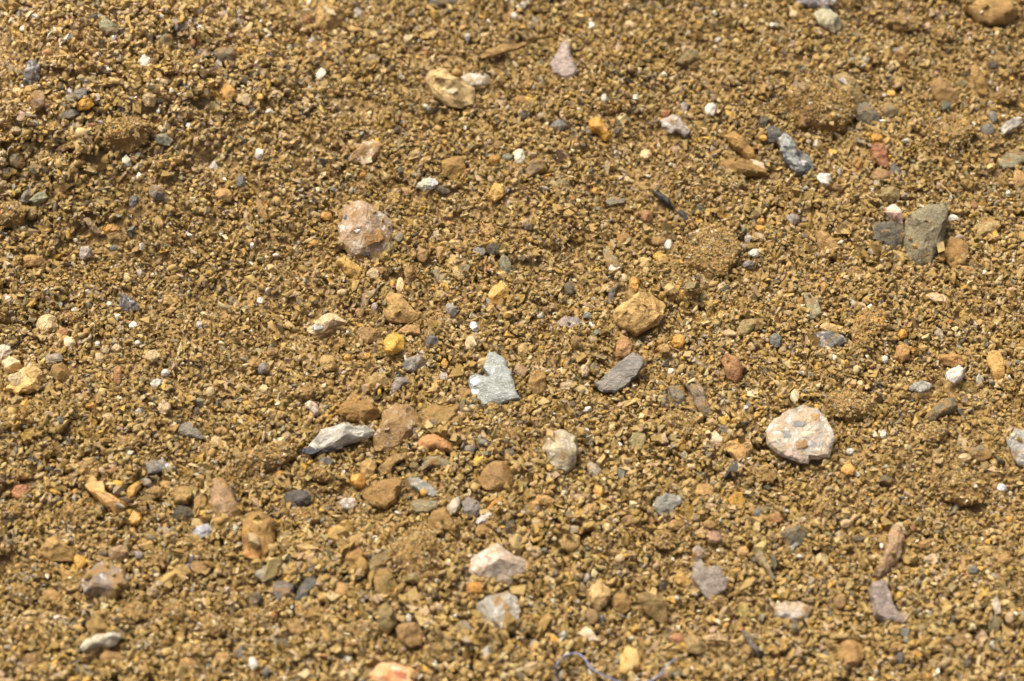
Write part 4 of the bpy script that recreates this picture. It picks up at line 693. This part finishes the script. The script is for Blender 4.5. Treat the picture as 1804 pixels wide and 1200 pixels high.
SMALL = {
 'lump': [(280, 985, 40, 36, 0), (505, 970, 30, 42, 10), (555, 975, 44, 30, 0), (530, 912, 60, 32, 0), (636, 1115, 50, 36, 0), (565, 835, 40, 30, 0), (458, 850, 42, 24, -20), (450, 1085, 40, 30, 0), (350, 970, 42, 34, 0), (30, 900, 42, 28, 0), (35, 835, 38, 24, 0), (130, 1030, 40, 30, 0), (40, 1050, 42, 32, 0), (240, 1080, 42, 28, 10), (310, 1080, 38, 32, 0), (380, 1108, 42, 30, -10), (560, 1085, 50, 30, 0), (350, 1150, 46, 30, 0), (1202, 750, 60, 46, 0), (977, 1050, 40, 30, 0), (932, 1095, 50, 30, 10), (1172, 952, 42, 30, 0), (1342, 840, 50, 30, 0), (1502, 715, 84, 50, 0), (1642, 765, 52, 30, 0), (540, 690, 36, 26, 0), (760, 960, 30, 26, 0), (90, 790, 46, 30, 0), (230, 780, 44, 28, 0), (1260, 1060, 36, 26, 0), (1450, 900, 44, 28, 0), (1050, 960, 40, 24, 0), (780, 1150, 46, 32, 0), (600, 1180, 46, 30, 0), (130, 560, 40, 26, 0), (900, 770, 40, 30, 0), (1660, 60, 40, 30, 0), (1590, 40, 50, 30, 0), (1770, 170, 36, 26, 0), (330, 200, 36, 26, 0)],
 'white': [(256, 108, 20, 26, 30), (456, 271, 15, 22, 10), (550, 72, 12, 15, 0), (565, 131, 17, 20, 30), (823, 65, 10, 15, 0), (475, 198, 16, 13, 0), (922, 9, 12, 13, 0), (906, 28, 13, 14, 0), (1042, 45, 11, 12, 0), (1265, 71, 11, 12, 0), (1095, 143, 8, 10, 0), (1064, 173, 13, 15, 0), (1252, 193, 22, 21, 10), (104, 537, 13, 14, 0), (193, 536, 12, 10, 0), (249, 435, 10, 14, 0), (246, 480, 10, 14, 0), (234, 573, 16, 14, 0), (351, 572, 11, 15, 0), (459, 530, 13, 12, 0), (1178, 431, 13, 18, 25), (1680, 384, 19, 13, 0), (1559, 633, 11, 14, 0), (1498, 795, 15, 12, 0), (1553, 962, 8, 10, 0), (415, 930, 9, 18, 5), (446, 1168, 17, 22, -15), (720, 1088, 12, 14, 0), (292, 657, 17, 13, -20), (275, 675, 20, 14, -20), (1330, 446, 22, 14, 0), (1558, 168, 7, 7, 0), (1760, 157, 9, 11, 0), (1360, 44, 8, 8, 0), (172, 606, 10, 11, 0), (13, 528, 12, 14, 0), (487, 450, 13, 7, 5), (1035, 721, 18, 9, -25), (375, 300, 8, 9, 0), (62, 29, 12, 10, 0), (1090, 785, 14, 12, -10), (840, 1012, 16, 16, 0), (556, 1078, 10, 10, 0), (1192, 1054, 9, 9, 0), (1556, 765, 12, 16, 0), (1776, 340, 8, 8, 0), (390, 413, 9, 9, 0), (444, 432, 8, 12, 0)],
 'cream': [(434, 176, 20, 22, 0), (263, 176, 26, 24, 0), (28, 230, 22, 14, 0), (1398, 25, 15, 15, 0), (934, 45, 13, 14, 0), (1109, 43, 19, 13, 5), (1091, 87, 13, 14, 10), (1260, 84, 9, 9, 0), (1138, 272, 20, 17, 0), (1070, 293, 10, 21, 3), (85, 572, 40, 32, -20), (657, 482, 22, 20, 0), (705, 503, 14, 28, 0), (998, 680, 24, 20, 0), (1650, 525, 36, 16, 15), (1285, 587, 23, 12, 8), (505, 771, 22, 20, 0), (380, 777, 17, 17, 0), (946, 921, 18, 18, 10), (268, 628, 26, 20, 0), (185, 617, 18, 14, 20), (205, 613, 18, 16, 0), (175, 630, 16, 16, 0), (213, 580, 15, 15, 0), (1218, 822, 18, 15, 0), (1273, 836, 13, 11, 0), (602, 515, 18, 12, 0), (1092, 984, 18, 18, 0), (1700, 806, 22, 16, 0), (1490, 922, 20, 14, 0), (270, 1042, 26, 18, -20), (745, 1076, 22, 26, 0), (572, 980, 30, 8, -5), (502, 1001, 14, 18, 0), (6, 325, 14, 15, 0), (370, 690, 18, 20, 10), (465, 685, 15, 18, 0), (190, 735, 22, 16, 0), (290, 718, 24, 24, 0), (235, 317, 10, 10, 0), (1340, 442, 10, 10, 0), (865, 315, 12, 12, 0), (70, 838, 20, 10, -20), (950, 1000, 14, 12, 0), (1778, 1088, 16, 20, 0), (1430, 770, 8, 8, 0), (655, 105, 24, 18, 0)],
 'amber': [(403, 164, 26, 30, 0), (425, 88, 15, 12, 0), (578, 115, 13, 19, 20), (1345, 243, 14, 11, 0), (870, 282, 17, 20, 20), (1050, 337, 15, 13, 10), (1118, 500, 17, 24, -15), (1590, 589, 17, 17, 0), (1496, 680, 10, 10, 0), (1340, 390, 16, 12, 0), (1340, 402, 18, 10, 0), (1451, 506, 12, 17, 0), (1570, 165, 18, 11, 0), (574, 381, 22, 16, 10), (554, 428, 16, 10, 0), (612, 630, 14, 14, 0), (494, 837, 20, 14, 25), (1055, 866, 18, 24, -30), (528, 1072, 9, 11, 0), (1495, 828, 26, 18, 0), (640, 308, 14, 10, 0), (160, 715, 18, 12, 0), (746, 868, 14, 14, 0), (1660, 456, 12, 10, 0), (376, 1096, 12, 12, 0), (1636, 1192, 14, 12, 0), (1778, 915, 12, 12, 0), (646, 627, 12, 12, 0), (1195, 602, 24, 24, 0), (783, 640, 14, 18, 0)],
 'tan': [(1587, 98, 26, 22, 0), (918, 177, 30, 15, 0), (877, 256, 17, 17, 0), (860, 405, 26, 20, 10), (650, 591, 36, 28, 0), (722, 581, 38, 18, 5), (669, 477, 24, 14, 0), (633, 552, 15, 20, -15), (275, 867, 20, 22, 0), (1505, 480, 28, 20, 0), (1700, 478, 38, 18, 10), (822, 698, 34, 24, 20), (955, 885, 40, 26, 0), (1146, 748, 22, 18, -20), (1036, 900, 32, 22, 0), (615, 1112, 24, 24, 0), (540, 795, 30, 16, -10), (450, 640, 24, 18, 0), (480, 620, 24, 14, -20), (1240, 865, 40, 26, -10), (1110, 920, 40, 24, 0), (1160, 425, 26, 16, 0), (1100, 422, 28, 20, 0), (1015, 600, 20, 16, 0), (1170, 615, 22, 18, 0), (1475, 330, 18, 14, 0), (60, 460, 40, 22, 0), (350, 1000, 30, 24, 0), (390, 760, 22, 16, 10), (720, 480, 18, 22, 0), (745, 450, 20, 22, 0), (775, 445, 14, 26, 0), (1135, 635, 14, 16, 0), (1330, 900, 22, 18, -15), (1195, 1130, 0, 0, 0), (1425, 825, 24, 14, 0), (1770, 985, 22, 18, 0), (1630, 960, 22, 16, 0), (1000, 1010, 26, 18, 0), (1480, 1060, 22, 30, 10), (90, 1050, 30, 24, 0), (60, 1165, 40, 30, 0), (330, 1170, 36, 26, 0), (390, 1160, 34, 20, 0), (520, 1110, 30, 20, 15), (600, 1040, 30, 26, 0), (1100, 1145, 0, 0, 0), (1310, 975, 20, 24, 0), (1250, 925, 24, 16, 0), (850, 935, 26, 20, 0), (1190, 925, 30, 16, -10), (1320, 1145, 24, 16, 25), (395, 345, 30, 24, 0), (1400, 1130, 24, 18, 0), (1580, 1140, 26, 18, 0), (1690, 1130, 26, 20, 0), (1795, 320, 22, 40, 0), (715, 337, 20, 9, 35), (1140, 380, 20, 20, 0)],
 'grey': [(985, 222, 26, 20, 0), (275, 340, 28, 22, 20), (235, 355, 16, 22, 20), (1318, 466, 20, 14, 0), (1335, 905, 20, 18, 0), (1750, 205, 14, 22, -15), (1740, 228, 22, 18, 0), (830, 790, 20, 20, 0), (1595, 1115, 18, 18, 0), (1455, 1155, 14, 16, 0), (1582, 90, 22, 10, 0), (575, 815, 24, 18, 0), (420, 1150, 20, 22, 0), (1715, 1005, 18, 16, 0), (465, 650, 24, 20, 0), (880, 1120, 0, 0, 0), (1585, 1160, 14, 22, 0), (660, 765, 0, 0, 0), (425, 320, 18, 24, 15), (55, 690, 0, 0, 0), (1366, 600, 22, 24, -20), (200, 437, 14, 12, 0), (845, 445, 22, 20, 0), (1225, 1140, 0, 0, 0), (550, 770, 0, 0, 0), (470, 1185, 12, 20, 0), (1035, 555, 14, 12, 0)],
 'dark': [(165, 30, 17, 14, 0), (428, 140, 22, 17, 0), (668, 60, 20, 18, 0), (1088, 230, 16, 11, 0), (920, 205, 17, 15, 0), (1003, 508, 18, 24, 0), (1750, 115, 20, 16, 0), (1345, 215, 18, 22, 20), (706, 300, 12, 16, 0), (700, 228, 12, 12, 0), (930, 400, 18, 14, 10), (870, 440, 28, 22, 10), (157, 540, 10, 14, 0), (450, 1057, 26, 26, 0), (500, 1135, 28, 20, 20), (915, 1055, 22, 24, -10), (960, 1060, 24, 16, 0), (898, 800, 22, 18, 0), (900, 930, 22, 26, 20), (1560, 845, 30, 16, 15), (1512, 950, 24, 12, 0), (780, 335, 24, 12, 20), (1450, 1028, 12, 20, -10), (1332, 1150, 0, 0, 0), (1333, 985, 18, 14, 0), (85, 825, 18, 10, 20), (1335, 1120, 0, 0, 0), (505, 120, 14, 14, 0), (1235, 365, 16, 12, 20), (1705, 1170, 16, 14, 0), (1352, 860, 14, 10, 0), (347, 725, 10, 16, 0), (425, 745, 20, 10, 10), (840, 360, 0, 0, 0), (1602, 110, 0, 0, 0), (182, 975, 20, 18, 30)],
 'lilac': [(630, 24, 16, 22, -15), (782, 666, 16, 20, 0), (1397, 386, 24, 18, 20), (1080, 660, 0, 0, 0), (245, 978, 16, 14, 0), (150, 445, 20, 28, 20), (258, 850, 20, 16, 20), (1034, 1018, 10, 18, 10), (1230, 975, 20, 26, 10), (1205, 190, 16, 20, 0), (660, 540, 13, 14, 0), (330, 1000, 12, 18, 20), (1318, 420, 14, 14, 0), (795, 545, 18, 26, -25)],
 'red': [(165, 222, 22, 14, -10), (1138, 382, 18, 18, 0), (1065, 97, 22, 12, 10), (1365, 915, 26, 20, 0), (1608, 930, 10, 12, 0), (1192, 1125, 26, 20, 0), (110, 585, 20, 16, 10), (340, 75, 10, 12, 0), (1716, 363, 12, 18, 0), (540, 35, 16, 16, 0)],
}
for key, spots_ in SMALL.items():
    nm, lb, ct, gp, kd, cc = GROUPS[key]
    for k_, sp in enumerate(spots_):
        if sp[2] == 0: continue
        lb = GROUPS[key][1]
        for _, ph_ in sorted((math.hypot(sp[0] - b_[0], sp[1] - b_[1]), b_[2]) for b_ in BIG):
            if _ > 95: lb = lb.split(' lying')[0].split(' bedded')[0] + ' lying on open fine sand'; break
            if sum(b_[2] == ph_ for b_ in BIG) == 1:
                lb = lb.split(' lying')[0].split(' bedded')[0] + ' close to the ' + ph_; break
        if len(lb.split()) > 16: lb = lb.replace('quartz ', '').replace('stone chip', 'chip')
        if len(lb.split()) > 15: lb = lb.replace('small plain ', 'small ').replace('tiny bright ', 'tiny ').replace(' coloured', '')
        if len(lb.split()) > 16:
            a_, b_ = lb.split(' close to the '); b_ = b_.split(); lb = a_ + ' close to the ' + ' '.join(b_[len(a_.split()) + 3 + len(b_) - 16:])
        f_ = 1 + 0.09 * math.sin(k_ * 2.7)
        stone(nm, lb, tuple(float(v) for v in sp), kd, tuple(min(255, int(v * f_)) for v in cc), None, cat=ct, group=gp,
              thick=0.46, tilt=0.4, dust=0.04 if kd == 'quartz' else (0.5 if key == 'lump' else 0.2), facets=5, keep=0.0 if sp[2] < 20 else 0.02, lift=0.75)

# ---- the thread
tp = [(979, 1215), (979, 1190), (981, 1170), (994, 1156), (1013, 1151), (1029, 1159), (1041, 1177), (1066, 1191), (1088, 1200), (1112, 1206), (1136, 1202), (1155, 1195), (1168, 1181), (1183, 1166), (1190, 1160)]
pts = []
for i_, (a_, b_) in enumerate(tp):
    l_ = 3.9 + 0.4 * math.sin(i_ * 1.3) if 1 < i_ < 13 else 2.4
    pts.append(spot(a_, b_, l_))
sm = []
for i_ in range(len(pts) - 1):
    p0, p1, p2, p3 = pts[max(0, i_ - 1)], pts[i_], pts[i_ + 1], pts[min(len(pts) - 1, i_ + 2)]
    for s_ in range(5):
        t_ = s_ / 5
        sm.append(0.5 * ((2 * p1) + (p2 - p0) * t_ + (2 * p0 - 5 * p1 + 4 * p2 - p3) * t_ ** 2 + (3 * p1 - p0 - 3 * p2 + p3) * t_ ** 3))
sm.append(pts[-1])
tv, tf = [], []
org_t = Vector((pts[7].x, pts[7].y, float(ground(pts[7].x, pts[7].y))))
for i_, p in enumerate(sm):
    d_ = (sm[min(i_ + 1, len(sm) - 1)] - sm[max(i_ - 1, 0)]).normalized()
    s_ = d_.cross(Vector((0, 0, 1))).normalized(); u_ = s_.cross(d_)
    r_ = 0.15 * (1 + 0.2 * math.sin(i_ * 0.9))
    for k_ in range(6):
        a_ = k_ * math.pi / 3
        tv.append(p - org_t + s_ * math.cos(a_) * r_ + u_ * math.sin(a_) * r_)
    if i_:
        for k_ in range(6):
            j_ = (k_ + 1) % 6; a_ = (i_ - 1) * 6
            tf += [(a_ + k_, a_ + j_, a_ + 6 + j_), (a_ + k_, a_ + 6 + j_, a_ + 6 + k_)]
tmat = bpy.data.materials.new('thread'); tmat.use_nodes = True
tb = tmat.node_tree.nodes['Principled BSDF']
tn = N(tmat.node_tree, 'ShaderNodeTexNoise'); tn.inputs['Scale'].default_value = 900
tmat.node_tree.links.new(mixc(tmat.node_tree, tn.outputs[0], rgba((98, 106, 142)), rgba((156, 156, 172))), tb.inputs['Base Color']); tb.inputs['Roughness'].default_value = 0.45
th = bpy.data.objects.new('thread', mesh_np('thread', np.array(tv), np.array(tf), tmat, True)); COL.objects.link(th); th.location = org_t * MM
tag(th, 'thin curled blue lilac thread lying loose over the sand', 'thread')


# ------------------------------------------------------------------ sand grains, dropped one by one onto the bed
def sizes(n):
    s = np.exp(rng.normal(math.log(0.77), 0.46, n)); return np.clip(s, 0.40, 2.6)

def in_view(x, y): return (np.abs(x) < 96 + 0.17 * (y + 80)) & (y > -92) & (y < 112)
n1 = 245000
cx = rng.uniform(X0 + 3, X1 - 3, n1); cy = rng.uniform(Y0 + 3, Y1 - 3, n1)
den = np.where(in_view(cx, cy), 1.0, 0.22)
ok = rng.random(n1) < den
cx, cy = cx[ok], cy[ok]; ng = len(cx)
dia = sizes(ng) * (1 + 0.55 * vnoise(cx / 13 + 40.2, cy / 13 + 3.7))
dia = dia * (1 + 0.45 * sst(10, -60, cy) * sst(95, 10, cx) * np.clip(0.5 + 1.6 * vnoise(cx / 8, cy / 8), 0, 1.2))   # coarser towards the foot of the slope
order = np.argsort(-dia + rng.normal(0, 0.35, ng)); cx, cy, dia = cx[order], cy[order], dia[order]
jit = rng.normal(0, 0.8, (ng, 2, 2))
keep_r = rng.random(ng)
gz_ = np.zeros(ng); alive = np.ones(ng, bool)
Hh, Ww = H.shape
for i in range(ng):
    r = dia[i] * 0.5
    k = max(1, int(r * 0.8 / CELL + 0.5))
    best = None
    x, y = cx[i], cy[i]
    for t in range(3):
        xx, yy = (x, y) if t == 0 else (x + jit[i, t - 1, 0], y + jit[i, t - 1, 1])
        ix = int((xx - X0) / CELL); iy = int((yy - Y0) / CELL)
        if ix < 8 or iy < 8 or ix > Ww - 9 or iy > Hh - 9: continue
        w = H[iy - k:iy + k + 1, ix - k:ix + k + 1]
        sw = SID[iy - k:iy + k + 1, ix - k:ix + k + 1]
        if SID[iy, ix] == 0 and sw.any(): z = w[sw == 0].mean()      # tuck in beside a stone
        else: z = 0.55 * w.max() + 0.45 * w.mean()
        if best is None or z < best[0] - 0.05: best = (z, ix, iy, xx, yy)
    if best is None: alive[i] = False; continue
    z, ix, iy, xx, yy = best
    s = SID[iy, ix]
    if s and keep_r[i] > KEEP[s]: alive[i] = False; continue
    cx[i], cy[i] = xx, yy
    zc = z + r * (0.24 if s == 0 else 0.1); gz_[i] = zc
    w = H[iy - k:iy + k + 1, ix - k:ix + k + 1]
    np.maximum(w, zc + r * 0.45, out=w)
cx, cy, gz_, dia = cx[alive], cy[alive], gz_[alive], dia[alive]; ng = len(cx)

# fines clinging to the grains
nf = 80000
pk = rng.integers(0, ng, nf)
aa = rng.random(nf) * 6.283; rr_ = dia[pk] * rng.uniform(0.15, 0.6, nf)
fx_ = cx[pk] + np.cos(aa) * rr_; fy_ = cy[pk] + np.sin(aa) * rr_
fxi = np.clip(((fx_ - X0) / CELL).astype(int), 0, Ww - 1); fyi = np.clip(((fy_ - Y0) / CELL).astype(int), 0, Hh - 1)
okf = (SID[fyi, fxi] == 0) | (rng.random(nf) < 0.15)
fx_, fy_, fz_ = fx_[okf], fy_[okf], H[fyi, fxi][okf]
fd = rng.uniform(0.22, 0.5, len(fx_))
cid = np.array(CLODS + [-1])
cly, clx = np.nonzero(np.isin(SID, cid))
pk = rng.integers(0, len(clx), min(45000, len(clx) // 2))
fx_ = np.concatenate([fx_, hx[clx[pk]] + rng.uniform(-.12, .12, len(pk))]); fy_ = np.concatenate([fy_, hy[cly[pk]] + rng.uniform(-.12, .12, len(pk))])
fz_ = np.concatenate([fz_, H[cly[pk], clx[pk]] + 0.05]); fd = np.concatenate([fd, rng.uniform(0.28, 0.75, len(pk))])
isf = np.concatenate([np.zeros(ng, bool), np.ones(len(fx_), bool)])
cx = np.concatenate([cx, fx_]); cy = np.concatenate([cy, fy_]); gz_ = np.concatenate([gz_, fz_ - 0.05]); dia = np.concatenate([dia, fd]); ng = len(cx)
octa = np.array([(1, 0, 0), (-1, 0, 0), (0, 1, 0), (0, -1, 0), (0, 0, 1), (0, 0, -1)], float)
octF = np.array([(0, 2, 4), (2, 1, 4), (1, 3, 4), (3, 0, 4), (2, 0, 5), (1, 2, 5), (3, 1, 5), (0, 3, 5)])

# shapes
ph = (1 + 5 ** .5) / 2
ico = np.array([(-1, ph, 0), (1, ph, 0), (-1, -ph, 0), (1, -ph, 0), (0, -1, ph), (0, 1, ph), (0, -1, -ph), (0, 1, -ph), (ph, 0, -1), (ph, 0, 1), (-ph, 0, -1), (-ph, 0, 1)]) / math.hypot(1, ph)
icoF = np.array([(0, 11, 5), (0, 5, 1), (0, 1, 7), (0, 7, 10), (0, 10, 11), (1, 5, 9), (5, 11, 4), (11, 10, 2), (10, 7, 6), (7, 1, 8), (3, 9, 4), (3, 4, 2), (3, 2, 6), (3, 6, 8), (3, 8, 9), (4, 9, 5), (2, 4, 11), (6, 2, 10), (8, 6, 7), (9, 8, 1)])
cub = np.array([(x, y, z) for x in (-1, 1) for y in (-1, 1) for z in (-1, 1)], float) * 0.68
cubF = np.array([(0, 1, 3), (0, 3, 2), (4, 6, 7), (4, 7, 5), (0, 4, 5), (0, 5, 1), (2, 3, 7), (2, 7, 6), (0, 2, 6), (0, 6, 4), (1, 5, 7), (1, 7, 3)])
pal = [((188, 150, 92), 26), ((172, 134, 76), 23), ((202, 168, 112), 16), ((154, 120, 66), 14), ((196, 162, 124), 7), ((200, 154, 72), 3.5),
       ((184, 152, 122), 4.5), ((140, 120, 84), 4), ((126, 118, 102), 2.6), ((84, 76, 66), 2.2), ((220, 192, 146), 4.6), ((236, 220, 194), 1.3),
       ((224, 166, 78), 1.0), ((180, 122, 78), 0.6), ((170, 154, 136), 2.4)]
pc = np.array([lin(c, 0.86) for c, _ in pal]) * np.array((0.90, 1.0, 1.0)); pw = np.array([w for _, w in pal], float); pw /= pw.sum()
MD = np.hypot((cx + 96) / 1.3, (cy - 84))      # paler sand on the mound; sunlit brightness is also put into its tint
gi = rng.choice(len(pal), ng, p=pw)
gcol = pc[gi] * rng.uniform(0.82, 1.15, (ng, 1)) * rng.uniform(0.96, 1.04, (ng, 3))
silt = pc[0] * 0.55 + pc[1] * 0.45
coat = rng.uniform(0.0, 0.5, (ng, 1))
gcol = gcol * (1 - coat) + silt * coat
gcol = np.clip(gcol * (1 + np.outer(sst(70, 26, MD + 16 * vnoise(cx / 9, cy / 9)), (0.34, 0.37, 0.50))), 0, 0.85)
pick = rng.random(ng) < 0.65
isf |= dia < 0.58
parts = []
off = 0
for msk, tv, tf, jt in ((pick & ~isf, ico, icoF, 0.24), (~pick & ~isf, cub, cubF, 0.32), (isf, octa, octF, 0.25)):
    n = int(msk.sum()); nv = len(tv)
    v = tv[None] + rng.normal(0, jt, (n, nv, 3))
    ax = np.stack([rng.uniform(0.8, 1.75, n), rng.uniform(0.6, 1.15, n), rng.uniform(0.42, 0.92, n)], 1)
    v = v * ax[:, None, :] * (dia[msk] * 0.5)[:, None, None]
    qn = rng.normal(size=(n, 4)); qn /= np.linalg.norm(qn, axis=1, keepdims=True)
    w_, x_, y_, z_ = qn.T
    Rq = np.stack([1 - 2 * (y_ * y_ + z_ * z_), 2 * (x_ * y_ - z_ * w_), 2 * (x_ * z_ + y_ * w_),
                   2 * (x_ * y_ + z_ * w_), 1 - 2 * (x_ * x_ + z_ * z_), 2 * (y_ * z_ - x_ * w_),
                   2 * (x_ * z_ - y_ * w_), 2 * (y_ * z_ + x_ * w_), 1 - 2 * (x_ * x_ + y_ * y_)], 1).reshape(n, 3, 3)
    v = np.einsum('nij,nvj->nvi', Rq, v) + np.stack([cx[msk], cy[msk], gz_[msk]], 1)[:, None, :]
    f = tf[None] + (np.arange(n) * nv)[:, None, None] + off
    off += n * nv
    parts.append((v.reshape(-1, 3), f.reshape(-1, 3), np.repeat(gcol[msk], nv, axis=0), np.repeat((rng.random(n) < 0.25) & (nv == 12), len(tf))))
V = np.concatenate([p[0] for p in parts]); F = np.concatenate([p[1] for p in parts]); C = np.concatenate([p[2] for p in parts])
SM = np.concatenate([p[3] for p in parts])
me = bpy.data.meshes.new('sand_grains')
n, m = len(V), len(F)
me.vertices.add(n); me.vertices.foreach_set('co', (V * MM).astype(np.float32).ravel())
me.loops.add(m * 3); me.loops.foreach_set('vertex_index', F.astype(np.int32).ravel())
me.polygons.add(m); me.polygons.foreach_set('loop_start', np.arange(0, m * 3, 3, dtype=np.int32))
me.polygons.foreach_set('use_smooth', SM)
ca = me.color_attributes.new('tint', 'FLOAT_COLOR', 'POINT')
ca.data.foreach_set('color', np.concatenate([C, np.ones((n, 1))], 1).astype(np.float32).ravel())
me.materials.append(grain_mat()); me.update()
sg = bpy.data.objects.new('sand_grains', me); COL.objects.link(sg)
tag(sg, 'coarse loose ochre sand grains covering the whole ground', 'sand', kind='stuff')
print('grains', ng, 'tris', m, 'stones', COUNT[0])
